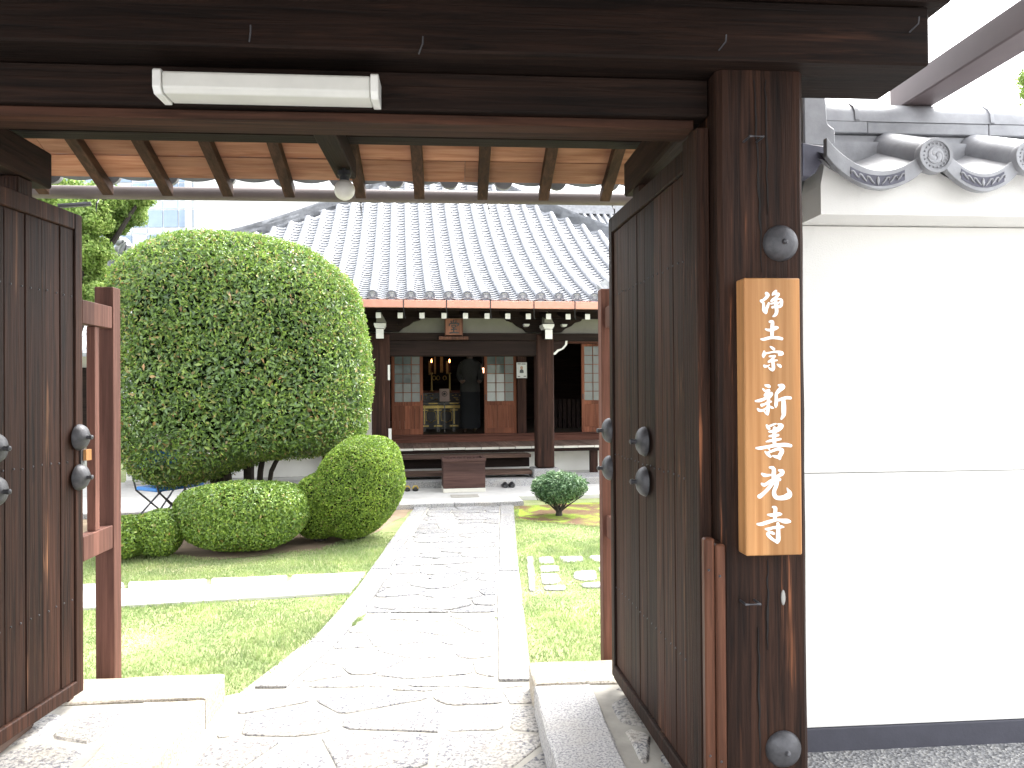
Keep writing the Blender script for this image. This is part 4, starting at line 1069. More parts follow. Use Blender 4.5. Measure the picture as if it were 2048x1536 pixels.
# porch roof side ridges and their ornaments
for sx in (-1, 1):
    uu = UC+sx*2.13
    b = MB(); pts = [(uu, VE+.15+(2.2)*i/6, prof(VE+.15+2.2*i/6)+.07) for i in range(7)]; b.tube(pts, .085, 12)
    if sx < 0: b.obj('porch_ridge', M['tile'], hall, TF, smooth=True)
    onigawara(uu, VE+.12, prof(VE)+.03, .24, 0)
    MB().tube([(uu, VE-.06, prof(VE)+.02), (uu, VE+.3, prof(VE+.3)+.02)], .085, 14).obj('corner_tile', M['white'] if 0 else M['tile2'], hall, TF, smooth=True)
b = MB(); b.lathe([(.55, 0), (.5, .25), (.3, .35), (.26, .55), (.1, .75), (.02, 1.0)], 20, Matrix.Translation((UC, VA, prof(VA)-.15))); b.obj('roof_finial', M['tile2'], hall, TF, smooth=True)

# eaves: soffit, fascia, rafters with white ends, copper gutter
u_g1 = TU(1199, 610, VE-.08)
ztop, zbot = TZ(960, 601, VE-.09), TZ(960, 616, VE-.09)
seams = [TU(px, 608, VE-.09) for px in (807, 893, 981, 1068, 1150)]
seams = [seams[0]-.63*k for k in (3, 2, 1)]+seams+[u_g1]
for a, c_ in zip(seams, seams[1:]):
    gs = MB().box(a+.004, c_-.004, VE-.09, VE-.03, zbot, ztop).obj('gutter_section', M['copper'], hall, TF, bevel=.004)
for a in seams[:-1]:
    MB().box(a-.006, a+.006, VE-.096, VE-.025, zbot-.012, ztop+.006).tube([(a, VE-.09, zbot-.01), (a+.01, VE-.03, zbot-.08), (a+.02, VE+.0, zbot-.13), (a+.028, VE-.03, zbot-.15)], .006, 6).obj('gutter_bracket', M['ironk'], hall, TF)
tbox('eave_fascia', UC-2.15, UC+2.12, VE-.02, VE+.03, zbot+.03, 2.80, M['tdark'])
def sof(u0, u1, va, vb, name='eave_soffit'):
    b = MB(); V = []
    for o in (-.21, -.16):
        for (u, v) in ((u0, va), (u1, va), (u1, vb), (u0, vb)): V.append((u, v, prof(v)+o))
    b.add(V, [(0, 3, 2, 1), (4, 5, 6, 7), (0, 1, 5, 4), (1, 2, 6, 5), (2, 3, 7, 6), (3, 0, 4, 7)]); return b.obj(name, M['tdark'], hall, TF)
sof(UC-2.12, UC+3.45, VE+.03, 13.7)
sof(UC-4.6, UC-2.13, VM+.03, 13.7); sof(UC+3.46, UC+4.6, VM+.03, 13.7)
rz0 = TZ(960, 632, VE+.12)
for px in (757, 800.5, 844, 888, 931, 974, 1015.5, 1056.5, 1097, 1136, 1175):
    uu = TU(px, 632, VE+.12); b = MB(); va, vb = VE+.12, 12.6; sl_ = .20
    V = []
    for (v, z) in ((va, rz0), (vb, rz0+(vb-va)*sl_)):
        for (a, c_) in ((-.036, -.04), (.036, -.04), (.036, .04), (-.036, .04)): V.append((uu+a, v, z+c_))
    b.add(V, [(0, 1, 2, 3), (7, 6, 5, 4), (0, 4, 5, 1), (1, 5, 6, 2), (2, 6, 7, 3), (3, 7, 4, 0)])
    rf = b.obj('rafter', M['tdark'], hall, TF); tbox('painted_end', uu-.037, uu+.037, va-.008, va-.001, rz0-.041, rz0+.041, M['white'], rf)
for k in range(16):
    uu = UC-2.4-.3*k/1
    if uu < UC-5: break
    tbox('rafter', uu-.036, uu+.036, VM+.12, 13.2, 2.86, 2.94, M['tdark'])

# porch columns, beam, brackets
VC = 11.69
for px in (762, 1088):
    uc = TU(px, 800, VC)
    cb = tbox('porch_column', uc-.138, uc+.138, VC-.138, VC+.138, .30, 2.40, M['tcol'], bevel=.02)
    tbox('column_base', uc-.21, uc+.21, VC-.21, VC+.21, .04, .295, M['granite'], bevel=.015)
UL, UR = TU(762, 800, VC), TU(1088, 800, VC)
zb0_, zb1_ = TZ(960, 712, VC-.1), TZ(960, 681, VC-.1)
tbox('porch_beam', UL-.25, UR+.14, VC-.10, VC+.10, zb0_, zb1_, M['tdark'], bevel=.01)
nose = [(1108, 683), (1130, 683), (1135, 682), (1133, 692), (1126, 699), (1116, 703), (1112, 709), (1101, 712), (1104, 690)]
b = MB(); b.prism([TF.on_v(px, py, VC-.07) for px, py in nose][::-1], lambda p, h: Vector((p[0], h, p[1])), VC-.07, VC+.07); nb = b.obj('carved_nose', M['tdark'], hall, TF)
ed = [(1135, 681), (1134, 690), (1127, 698), (1117, 703), (1111, 709), (1099, 712)]
q = [TF.on_v(px, py, VC-.08) for px, py in ed]; q2 = [TF.on_v(px-(4 if i < 3 else 2), py-(1 if i < 3 else 4), VC-.08) for i, (px, py) in enumerate(ed)]
MB().prism(q+q2[::-1], lambda p, h: Vector((p[0], h, p[1])), VC-.082, VC-.072).obj('painted_edge', M['white'], nb, TF)
z_d0, z_d1 = zb1_+.002, TZ(960, 666, VC-.12)
tbox('upper_plate', UL-.6, UR+1.3, VC-.11, VC+.11, z_d0, z_d1, M['tdark'], bevel=.006)
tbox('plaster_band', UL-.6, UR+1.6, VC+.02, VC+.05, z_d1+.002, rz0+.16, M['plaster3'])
tbox('eave_purlin', UL-.8, UR+1.6, VC-.09, VC+.09, rz0+.03, rz0+.17, M['tdark'])
for uc in (UL, UR):
    arm = [(-.62, .0), (-.60, -.04), (-.50, -.07), (-.44, -.13), (-.34, -.18), (-.28, -.24), (.28, -.24), (.34, -.18), (.44, -.13), (.50, -.07), (.60, -.04), (.62, 0)]
    za_ = rz0+.028
    b = MB(); b.prism(arm, lambda p, h: Vector((uc+p[0], h, za_+p[1]*.9)), VC-.065, VC+.015); b.obj('bracket_arm', M['tdark'], hall, TF, bevel=.004)
    for du in (-.40, 0, .40):
        if du: 
            bb = MB(); bb.prism([(-.045, 0), (-.03, -.035), (.03, -.035), (.045, 0)], lambda p, h: Vector((uc+du*.75+p[0], h, za_-.10+p[1])), VC-.20, VC-.068); bb.obj('bracket_block', M['white'] if uc == UR else M['tdark'], hall, TF)
    # arm that comes forward: painted nose and block
    tbox('forward_arm', uc-.05, uc+.05, VC-.42, VC-.07, z_d1-.10, z_d1+.03, M['tdark'])
    tbox('painted_end', uc-.056, uc+.056, VC-.430, VC-.421, z_d1-.11, z_d1+.035, M['white'])
    bb = MB(); bb.prism([(-.088, 0), (-.06, -.045), (.06, -.045), (.088, 0), (.088, .03), (-.088, .03)], lambda p, h: Vector((uc+p[0], h, z_d1+.09+p[1])), VC-.42, VC-.13); bb.obj('bracket_block', M['white'], hall, TF)
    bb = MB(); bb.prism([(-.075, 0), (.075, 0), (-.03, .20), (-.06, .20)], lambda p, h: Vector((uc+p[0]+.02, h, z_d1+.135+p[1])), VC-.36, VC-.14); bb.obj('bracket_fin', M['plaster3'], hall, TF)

# plaque leaning out over the plate
pq = empty('hanging_plaque', TF.world(TU(907, 680, VC-.2), VC-.2, z_d0), TF.a); tag(pq, 'brown wooden plaque with a black brush character above the porch beam', 'sign')
PQ = Frame(8.5, TU(907, 680, VC-.2), VC-.2, z_d0)
a, c_ = TU(891, 650, VC-.2), TU(924, 650, VC-.2); p0, p1 = TZ(907, 670, VC-.2), TZ(907, 637, VC-.2)
plq = wood('plaque_wood', (.16, .075, .05), (.25, .12, .085), 'Z', 30, vary=0)
def lean(o, ang): o.rotation_euler = (ang, 0, 0)
ob = [box('plaque_panel', a, c_, VC-.215, VC-.19, p0, p1, plq, pq, PQ, .003), box('plaque_foot', a-.10, c_+.10, VC-.19, VC-.115, p0-.07, p0-.02, M['bar'], pq, PQ, .003)]
for (x0, x1, y0_, y1_) in ((a-.012, a-.001, p0, p1), (c_+.001, c_+.012, p0, p1)): box('plaque_frame', x0, x1, VC-.225, VC-.185, y0_-.01, y1_+.01, M['bar'], pq, PQ)
mb = MB(); du = (c_-a)
for st in ([(.48, .12, .05), (.47, .25, .05)], [(.33, .18, .05), (.37, .28, .04)], [(.64, .16, .05), (.58, .27, .04)], [(.22, .44, .05), (.27, .33, .05), (.55, .30, .055), (.78, .32, .06), (.74, .43, .05)],
           [(.38, .42, .04), (.60, .42, .04), (.58, .52, .04), (.40, .53, .04), (.38, .42, .04)], [(.34, .68, .04), (.50, .65, .05), (.66, .66, .04)], [(.49, .55, .05), (.49, .72, .05), (.49, .86, .05)], [(.26, .88, .05), (.50, .86, .055), (.76, .87, .05)]):
    stroke_mesh(mb, [(x*1e3, y*1e3, w_*1e3*.8) for x, y, w_ in st], lambda x, y, h: (a+du*x/1e3, VC-.2155-h, p1-(p1-p0)*y/1e3), .004, 6)
mb.obj('brush_character', M['black'], pq, PQ)

# veranda, steps
ZF = .72; VW = 13.72
z_v = .60; VV = 12.45
ve_ = TZ(1000, 893, VV)
z_v = ve_
x = -4.6; r = random.Random(3)
while x < 5.6:
    wd = r.uniform(.24, .30)
    tbox('veranda_board', x+.002, x+wd-.002, VV+r.uniform(-.008, .008), VW-.06, z_v-.045, z_v+r.uniform(-.002, .002), M['deck'], bevel=.003)
    tbox('weathered_end', x+.004, x+wd-.004, VV-.022, VV-.0095, z_v-.040+r.uniform(-.004, .004), z_v-.004+r.uniform(-.006, .002), M['plaster2'])
    x += wd
tbox('board_end_strip', -4.6, 5.6, VV+.012, VV+.05, z_v-.10, z_v-.047, M['tdark'])
for px in (1187, 1330): 
    uu = TU(px, 920, VV+.12); tbox('veranda_post', uu-.06, uu+.06, VV+.06, VV+.18, .10, z_v-.1, M['tcol']); tbox('post_stone', uu-.12, uu+.12, VV, VV+.24, .04, .098, M['granite'])
for uu in (-1.2, -2.4, -3.6): tbox('veranda_post', uu-.06, uu+.06, VV+.06, VV+.18, .10, z_v-.1, M['tcol']); tbox('post_stone', uu-.12, uu+.12, VV, VV+.24, .04, .098, M['granite'])
V1_, V2_ = 11.62, 12.08
s1 = TZ(1040, 942, V1_); s2 = TZ(1040, 908.5, V2_)
tbox('step_board', UL+.15, UR-.145, V1_, V1_+.36, s1-.055, s1, M['step'], bevel=.006)
tbox('step_board', UL+.15, UR-.145, V2_, V2_+.34, s2-.055, s2, M['step'], bevel=.006)
tbox('riser', UL+.15, UR-.145, V1_+.25, V1_+.28, .18, s1-.056, M['tdark']); tbox('riser', UL+.15, UR-.145, V2_+.18, V2_+.21, s1+.001, s2-.056, M['tdark'])
zst = TZ(1040, 957, 11.5)
x = UL-.2
for L in (1.25, 1.4, 1.2):
    slab('step_stone', [(x+.004, 11.46), (x+L-.004, 11.46), (x+L-.004, 12.1), (x+.004, 12.1)], .03, zst, M['granite'], hall, .003, .012, rounds=0, fr=TF); x += L
    if x > UR: break
# foundation wall below the floor, base stones
tbox('foundation_wall', -4.4, 5.4, VW-.75, VW-.70, .10, z_v-.06, M['plaster'])
tbox('foundation_base', -4.4, 5.4, VW-.80, VW-.69, .04, .098, M['concrete'])
# threshold and floor
zs1 = TZ(960, 868, VW-.05); zs0 = TZ(960, 884, VW-.05)
tbox('threshold_beam', -4.4, 5.4, VW-.055, VW+.12, z_v-.04, zs1-.03, M['tredx'], bevel=.005)
tbox('sill', -4.4, 5.4, VW-.075, VW+.12, zs1-.029, zs1, M['tredx'], bevel=.003)
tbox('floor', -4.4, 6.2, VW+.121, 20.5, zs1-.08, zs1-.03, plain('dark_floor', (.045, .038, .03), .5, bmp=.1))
# wall posts, lintel, upper wall
ZL = TZ(1140, 687, VW)
def wallpost(p0_, p1_): a, c_ = TU(p0_, 800, VW-.02), TU(p1_, 800, VW-.02); return tbox('wall_post', a, c_, VW-.06, VW+.12, zs1+.001, 3.2, M['tcol'], bevel=.008)
wp = wallpost(1034.5, 1052); wallpost(762, 779); wallpost(1316, 1334)
for uu in (-1.55, -2.9, -4.3): tbox('wall_post', uu-.08, uu+.08, VW-.06, VW+.12, zs1+.001, 3.2, M['tcol'])
tbox('head_rail', -4.4, 5.4, VW-.04, VW+.10, ZL, ZL+.05, M['tredx'])
tbox('upper_wall', -4.4, 5.4, VW+.0, VW+.05, ZL+.051, 3.3, M['tdark'])
tbox('wall_panel', -4.3, TU(760, 800, VW), VW+.01, VW+.05, zs1+.001, ZL-.001, M['plaster2'])
for (x0, x1) in ((-4.45, -4.38), (5.35, 5.42)): tbox('side_wall', x0, x1, VW+.12, 21.0, .1, 3.1, M['plaster2'])
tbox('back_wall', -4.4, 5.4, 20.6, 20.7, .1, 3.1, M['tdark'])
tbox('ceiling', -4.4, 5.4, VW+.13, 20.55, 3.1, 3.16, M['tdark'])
# sliding doors
def sdoor(p0_, p1_, v, cols, bright, name='sliding_door'):
    a, c_ = TU(p0_, 800, v), TU(p1_, 800, v)
    zt_, zm0, zm1, zb_ = ZL-.002, TZ(900, 803, v), TZ(900, 811, v), zs1+.002
    st = .055; zr = TZ(900, 857, v)
    f = MB(); f.box(a, a+st, v-.018, v+.018, zb_, zt_); f.box(c_-st, c_, v-.018, v+.018, zb_, zt_)
    f.box(a+st, c_-st, v-.017, v+.017, zb_, zr); f.box(a+st, c_-st, v-.017, v+.017, zm1, zm0); f.box(a+st, c_-st, v-.017, v+.017, zt_-.05, zt_)
    d_ = f.obj(name, M['tred'], hall, TF, bevel=.003)
    n = 5; x0, x1 = a+st+.001, c_-st-.001
    for k in range(n): tbox('panel_board', x0+(x1-x0)*k/n+.0015, x0+(x1-x0)*(k+1)/n-.0015, v-.008+.003*(k % 2), v+.006, zr+.001, zm1-.001, M['tred'], d_)
    rows = 6; z0_, z1_ = zm0+.001, zt_-.051
    for i in range(1, rows): tbox('glazing_bar', x0, x1, v-.0125, v+.006, z0_+(z1_-z0_)*i/rows-.006, z0_+(z1_-z0_)*i/rows+.006, M['tred'], d_)
    for j in range(1, cols): tbox('glazing_bar', x0+(x1-x0)*j/cols-.006, x0+(x1-x0)*j/cols+.006, v-.0135, v+.007, z0_, z1_, M['tred'], d_)
    for i in range(rows):
        for j in range(cols):
            m_ = bright(i, j)
            tbox('pane', x0+(x1-x0)*j/cols+.001, x0+(x1-x0)*(j+1)/cols-.001, v-.004, v+.002, z0_+(z1_-z0_)*i/rows+.001, z0_+(z1_-z0_)*(i+1)/rows-.001, m_, d_)
    tbox('door_pull', c_-.04 if p0_ < 800 else a+.015, c_-.02 if p0_ < 800 else a+.035, v-.0215, v-.0185, zb_+.62, zb_+.72, M['black'], d_)
    return d_
gl_ = M['glassdoor']; pw = plain('greyish_frosted_pane', (.16, .17, .16), .25, var=.08)
sdoor(783, 846, VW+.03, 3, lambda i, j: gl_ if i in (2, 3, 4) and j < 2 else pw)
d2 = sdoor(968.5, 1033, VW+.03, 3, lambda i, j: M['paper'] if j < 2 and i < 3 else (gl_ if j < 2 and i < 5 else pw))
sdoor(1163, 1226, VW+.03, 3, lambda i, j: pw)
sdoor(690, 756, VW+.03, 3, lambda i, j: pw)
# poster and small enamel strips on the posts
def onpost(name, pxs, pys, v, mat, label, cat, group=None):
    a, c_ = TU(pxs[0], pys[0], v), TU(pxs[1], pys[0], v); z0_, z1_ = TZ(pxs[0], pys[1], v), TZ(pxs[0], pys[0], v)
    o = empty(name, TF.world((a+c_)/2, v, z0_), TF.a); tag(o, label, cat, group); f = Frame(8.5, (a+c_)/2, v, z0_)
    box('sheet', a, c_, v-.006, v, z0_, z1_, mat, o, f); return o, f, a, c_, z0_, z1_
pv = VW-.062
po, pf, a, c_, z0_, z1_ = onpost('poster', (1033, 1053.5), (725, 756), pv, plain('poster_paper', (.62, .63, .61), .6, var=.05, scale=20), 'small pale poster with a seated figure on the dark post between the doorways', 'poster')
def pp(x, y): return (a+(c_-a)*x, z1_-(z1_-z0_)*y)
b = MB(); b.prism([pp(.28, .66), pp(.32, .50), (pp(.42, .44)), pp(.55, .43), pp(.66, .50), pp(.70, .66), pp(.6, .68), pp(.4, .68)][::-1], lambda p, h: Vector((p[0], h, p[1])), pv-.0075, pv-.0062); b.obj('printed_figure', plain('print_dark', (.07, .075, .08), .6), po, pf)
cx_, cz_ = pp(.49, .34); b = MB(); b.prism([(cx_+.028*math.cos(t_*.5236), cz_+.032*math.sin(t_*.5236)) for t_ in range(12)], lambda p, h: Vector((p[0], h, p[1])), pv-.0085, pv-.0063); b.obj('printed_head', plain('print_skin', (.42, .27, .2), .6), po, pf)
for (x0, x1, y) in ((.08, .40, .09), (.48, .88, .10), (.10, .34, .90), (.68, .92, .89)):
    p_, q_ = pp(x0, y+.03), pp(x1, y-.03); box('printed_mark', p_[0], q_[0], pv-.0074, pv-.0062, p_[1], q_[1], plain('print_grey', (.16, .17, .16), .6), po, pf)
onpost('enamel_strip', (775.5, 780), (730, 760), VC-.140, M['white'], 'narrow white strip high on the left porch column', 'sign')
onpost('enamel_strip', (777, 783), (857, 880), VC-.140, M['white'], 'narrow white strip low on the left porch column', 'sign')

# ---- things inside the hall
def tt(name, px, py, v, z, label, cat, group=None):
    u = TU(px, py, v); o = empty(name, TF.world(u, v, z), TF.a); tag(o, label, cat, group); return o, Frame(8.5, u, v, z)
fz = zs1-.03
AV = 15.2
al, af = tt('altar_table', 888, 800, AV, fz, 'black lacquered altar table with gold trim and carved apron in the open doorway', 'table')
uz = lambda px, py, v=AV: TF.on_v(px, py, v)
(aL, zt_), (aR, _) = uz(848, 806), uz(926, 806); zbm = uz(888, 851)[1]; zf0, zf1 = uz(888, 818)[1], uz(888, 810)[1]
box('tabletop', aL-.35, aR, AV-.02, AV+.45, zt_-.03, zt_, M['lacquer'], al, af, .004)
for px in (866, 908): 
    x = uz(px, 800)[0]; box('gold_fitting', x-.09, x+.09, AV-.026, AV-.021, zt_-.022, zt_+.001, M['gold'], al, af)
box('frieze', aL-.35, aR-.02, AV+.0, AV+.03, zf0+.015, zf1-.01, M['gold'], al, af)
for px in (849, 876, 908):
    x = uz(px, 830)[0]; lg = box('leg', x-.03, x+.03, AV-.01, AV+.05, fz, zf0-.001, M['lacquer'], al, af)
    box('gold_inlay', x-.011, x+.011, AV-.014, AV-.011, zbm+.03, zf1, M['gold'], lg, af); box('gold_foot', x-.085, x+.085, AV-.02, AV-.011, zbm-.02, zbm+.008, M['gold'], lg, af); box('gold_collar', x-.08, x+.08, AV-.018, AV-.011, zf0-.03, zf0-.012, M['gold'], lg, af)
for (pa, pb) in ((849, 874), (879, 906)):
    x0, x1 = uz(pa+3, 830)[0], uz(pb-2, 830)[0]; z0_, z1_ = uz(888, 843)[1], uz(888, 822)[1]; n = 24; pts = []
    for i in range(n+1):
        t_ = 2*math.pi*i/n; xx = math.cos(t_); yy = math.sin(t_); pts.append(((x0+x1)/2+(x1-x0)/2*math.copysign(abs(xx)**.6, xx), AV-.005, (z0_+z1_)/2+(z1_-z0_)/2*math.copysign(abs(yy)**.6, yy)+(.02*math.cos(6*t_) if yy < 0 else 0)))
    MB().tube(pts, .008, 6, False).obj('cusped_rim', M['gold'], al, af)
AV2 = 16.2
al2, a2 = tt('high_altar', 880, 760, AV2, fz, 'tall dark altar with gilded fittings and hanging ornaments behind the table', 'altar')
L_, R_ = uz(848, 760, AV2)[0], uz(925, 760, AV2)[0]
box('altar_body', L_-.4, R_, AV2, AV2+.5, fz, uz(880, 786, AV2)[1], M['lacquer'], al2, a2)
box('altar_shelf', L_-.4, R_+.03, AV2-.05, AV2+.5, uz(880, 786, AV2)[1]+.001, uz(880, 782, AV2)[1]+.01, M['tredx'], al2, a2)
r = random.Random(4)
for k in range(26):
    px = r.uniform(848, 920); py = r.uniform(788, 802); x, z = uz(px, py, AV2-.01); b = MB(); b.lathe([(.02, 0), (.012, .01), (.002, .012)], 7, Matrix.Translation((x, AV2-.001, z)) @ rot_to((0, -1, 0)) @ Matrix.Diagonal((r.uniform(.7, 2), .6, 1, 1))); b.obj('gilded_flower', M['gold'], al2, a2)
for px in (868, 876, 889): 
    x, z = uz(px, 756, AV2+.1); MB().tube([(x+.035*math.cos(t_*.5), AV2+.05, z+.045*math.sin(t_*.5)) for t_ in range(-2, 11)], .009, 6).obj('gilded_arch', M['gold'], al2, a2)
hangm = plain('faded_gold_brocade', (.20, .13, .05), .7, var=.3, scale=30)
for (pa, pb, ya, yb) in ((857, 861, 722, 750), (868, 872, 712, 748), (880, 886, 712, 745), (892, 897, 722, 748)):
    x0, z1_ = uz(pa, ya, AV2+.2); x1, z0_ = uz(pb, yb, AV2+.2); box('hanging_banner', x0, x1, AV2+.19, AV2+.20, z0_, z1_, hangm, al2, a2)
box('cross_rail', L_-.3, R_, AV2+.18, AV2+.25, uz(880, 700, AV2)[1], uz(880, 696, AV2)[1], M['lacquer'], al2, a2)
flame = plain('candle_flame', (.9, .5, .15), .5, emit=(1.0, .42, .10), estr=6.0)
for i, (px, side_) in enumerate(((863, 'left'), (899, 'right'))):
    c, cf = tt('candle', px, 719, AV2-.1, uz(px, 750, AV2-.1)[1], '%s one of two lit altar candles in the dark hall' % side_, 'candle')
    x, z = uz(px, 721, AV2-.1); z0_ = uz(px, 783, AV2-.1)[1]
    MB().lathe([(.05, z0_), (.02, z0_+.03), (.014, z-.30), (.035, z-.28), (.03, z-.26)], 12, Matrix.Translation((x, AV2-.1, 0))).obj('candle_stand', M['gold'], c, cf)
    MB().lathe([(.014, z-.26), (.016, z-.05), (.012, z-.045)], 10, Matrix.Translation((x, AV2-.1, 0))).obj('wax', M['tredx'], c, cf)
    MB().lathe([(.004, z-.045), (.010, z-.02), (.009, z+.0), (.002, z+.03)], 10, Matrix.Translation((x, AV2-.1, 0))).obj('flame', flame, c, cf, smooth=True)
ln, lf = tt('lantern', 964.5, 740, 14.6, uz(964, 745, 14.6)[1], 'small lit paper lantern glowing beside the right sliding door', 'lantern')
x, z = uz(964.5, 740, 14.6); x0, x1 = uz(960, 740, 14.6)[0], uz(970, 740, 14.6)[0]; z0_, z1_ = uz(964, 745.5, 14.6)[1], uz(964, 736, 14.6)[1]
box('paper_shade', x0, x1, 14.55, 14.65, z0_, z1_, plain('lit_paper', (.8, .6, .45), .6, emit=(1.0, .50, .28), estr=1.6), ln, lf)
for xx in (x0-.004, (x0+x1)/2, x1+.004): box('frame_bar', xx-.005, xx+.005, 14.542, 14.549, z0_-.01, z1_+.01, M['lacquer'], ln, lf)
MB().tube([(x, 14.6, z1_+.01), (x, 14.6, ZL+.3)], .006, 6).obj('cord', M['lacquer'], ln, lf)
nb_, nf = tt('notice_board', 890, 800, 14.95, fz, 'small upright pale notice board with a round emblem before the altar table', 'sign')
(x0, z1_), (x1, z0_) = uz(879, 777.5, 14.95), uz(899, 803, 14.95)
box('board', x0, x1, 14.94, 14.955, z0_, z1_, plain('pinkish_card', (.36, .27, .25), .6), nb_, nf)
xm = (x0+x1)/2; MB().tube([(xm+.05*math.cos(t_*.524), 14.937, z1_-.10+.05*math.sin(t_*.524)) for t_ in range(13)], .006, 6, False).obj('emblem_ring', M['black'], nb_, nf)
MB().lathe([(.026, 0), (.022, .002)], 10, Matrix.Translation((xm, 14.939, z1_-.10)) @ rot_to((0, -1, 0))).obj('emblem', M['black'], nb_, nf)
box('stand', xm-.012, xm+.012, 14.957, 14.975, fz, z0_+.03, M['lacquer'], nb_, nf)
# standing person seen from behind
pe, pef = tt('person', 940, 800, 14.45, fz, 'person seen from behind in a light grey top and long dark skirt inside the hall', 'person')
def skin(name, pts, edges, mat, parent, root=0, lev=2):
    me = bpy.data.meshes.new(name); me.from_pydata([p[0] for p in pts], edges, []); o = link(bpy.data.objects.new(name, me), parent)
    md = o.modifiers.new('s', 'SKIN'); me.skin_vertices[0].data[root].use_root = True
    for i, p in enumerate(pts): me.skin_vertices[0].data[i].radius = (p[1], p[2] if len(p) > 2 else p[1])
    md.use_smooth_shade = True; sb = o.modifiers.new('d', 'SUBSURF'); sb.levels = lev; sb.render_levels = lev; me.materials.append(mat); return o
skinm = plain('skin', (.12, .075, .055), .5)
P = [((0, 0, .86), .13, .10), ((0, 0, 1.10), .11, .085), ((0, .01, 1.32), .14, .09), ((0, .01, 1.42), .06, .055), ((0, -.01, 1.50), .05, .05), ((0, .0, 1.60), .088, .095), ((0, .0, 1.70), .07, .075),
     ((.17, .01, 1.36), .05, .05), ((.22, .0, 1.10), .040, .040), ((.17, -.20, .98), .03, .03), ((.12, -.28, 1.02), .028, .018), ((-.17, .01, 1.36), .05, .05), ((-.22, 0, 1.10), .040, .040), ((-.17, -.20, .98), .03, .03), ((-.12, -.28, 1.02), .028, .018),
     ((.09, 0, .80), .085, .085), ((.09, .01, .46), .055, .055), ((.09, .0, .08), .035, .04), ((.09, .12, .035), .035, .025), ((-.09, 0, .80), .085, .085), ((-.09, .01, .46), .055, .055), ((-.09, 0, .08), .035, .04), ((-.09, .12, .035), .035, .025)]
E = [(0, 1), (1, 2), (2, 3), (3, 4), (4, 5), (5, 6), (2, 7), (7, 8), (8, 9), (9, 10), (2, 11), (11, 12), (12, 13), (13, 14), (0, 15), (15, 16), (16, 17), (17, 18), (0, 19), (19, 20), (20, 21), (21, 22)]
skin('body', P, E, skinm, pe)
def rings(name, prof_, mat, parent):
    b = MB(); V = []; n = 20
    for (z, a_, b_, y) in prof_:
        for k in range(n): t_ = 2*math.pi*k/n; V.append((a_*math.cos(t_), y+b_*math.sin(t_)*(1+.04*math.sin(5*t_)), z))
    F = [(i*n+k, i*n+(k+1) % n, (i+1)*n+(k+1) % n, (i+1)*n+k) for i in range(len(prof_)-1) for k in range(n)]
    b.add(V, F); return b.obj(name, mat, parent, None, smooth=True)
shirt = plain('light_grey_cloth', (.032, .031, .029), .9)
rings('top', [(.80, .20, .155, 0), (.95, .185, .14, 0), (1.10, .165, .125, 0), (1.28, .195, .125, .01), (1.38, .185, .105, .01), (1.44, .09, .08, .01)], shirt, pe)
rings('skirt', [(.10, .20, .17, 0), (.4, .20, .165, 0), (.8, .185, .145, 0), (.93, .168, .13, 0)], plain('dark_cloth', (.006, .007, .009), .9), pe)
for s in (-1, 1): skin('sleeve', [((s*.15, .01, 1.37), .068, .07), ((s*.215, 0, 1.12), .058, .058), ((s*.18, -.17, 1.0), .048, .048)], [(0, 1), (1, 2)], shirt, pe)
rings('hair', [(1.50, .075, .075, .01), (1.56, .10, .105, .01), (1.64, .103, .11, .01), (1.71, .085, .09, .01), (1.76, .03, .03, .01)], M['black'], pe)
# dim furniture in the right doorway
fu, ff = tt('folded_screen', 1130, 800, 15.8, fz, 'row of dim folded panels deep inside the right doorway', 'screen')
for k in range(6): x = uz(1108+k*9, 800, 15.8)[0]; box('panel', x, x+.07, 15.8, 15.84, fz, fz+.62, M['tdark'], ff and fu, ff)

# ---- offertory box, shoes, sandals
ZA = .045
obx = empty('offertory_box', TF.world(*TF.on_z(929, 985, ZA), ZA), TF.a); tag(obx, 'brown wooden offertory box with slatted top before the hall steps', 'offertory box')
(o0, ov) = TF.on_z(887, 986, ZA); (o1, _) = TF.on_z(971.5, 984.5, ZA); oc = TF.on_z(929, 985, ZA); OF = Frame(8.5, oc[0], oc[1], ZA)
oh = TZ(929, 917, ov); dp = .46
box('front_panel', o0, o1, ov, ov+.03, ZA+.06, oh-.045, M['boxwood'], obx, OF, .003); box('back_panel', o0, o1, ov+dp-.03, ov+dp, ZA+.06, oh-.045, M['boxwood'], obx, OF)
box('side_panel', o0, o0+.03, ov+.031, ov+dp-.031, ZA+.06, oh-.045, M['boxwood'], obx, OF); box('side_panel', o1-.03, o1, ov+.031, ov+dp-.031, ZA+.06, oh-.045, M['boxwood'], obx, OF)
box('plinth', o0-.002, o1+.002, ov-.004, ov+dp, ZA+.001, ZA+.058, M['plaster2'], obx, OF, .004)
box('rim', o0-.012, o1+.012, ov-.014, ov+.04, oh-.044, oh, M['boxwood'], obx, OF, .003); box('rim', o0-.012, o1+.012, ov+dp-.04, ov+dp+.01, oh-.044, oh, M['boxwood'], obx, OF, .003)
box('rim', o0-.012, o0+.035, ov+.041, ov+dp-.041, oh-.044, oh, M['boxwood'], obx, OF); box('rim', o1-.035, o1+.012, ov+.041, ov+dp-.041, oh-.044, oh, M['boxwood'], obx, OF)
for k in range(11): x = o0+.06+(o1-o0-.12)*k/10; box('slat', x-.010, x+.010, ov+.041, ov+dp-.041, oh-.06, oh-.02, M['boxwood'], obx, OF)
for k in range(2): box('drain_cover', 0, 0, 0, 0, 0, 0, M['steel']) if 0 else None
dc0, dc1 = TF.on_z(903, 996, ZA), TF.on_z(955, 989, ZA)
dcv = box('drain_cover', dc0[0], dc1[0], dc0[1], dc1[1], ZA+.002, ZA+.006, M['mortar'], None, None); dcv.rotation_euler = (0, 0, TF.a); dcv.parent = apron
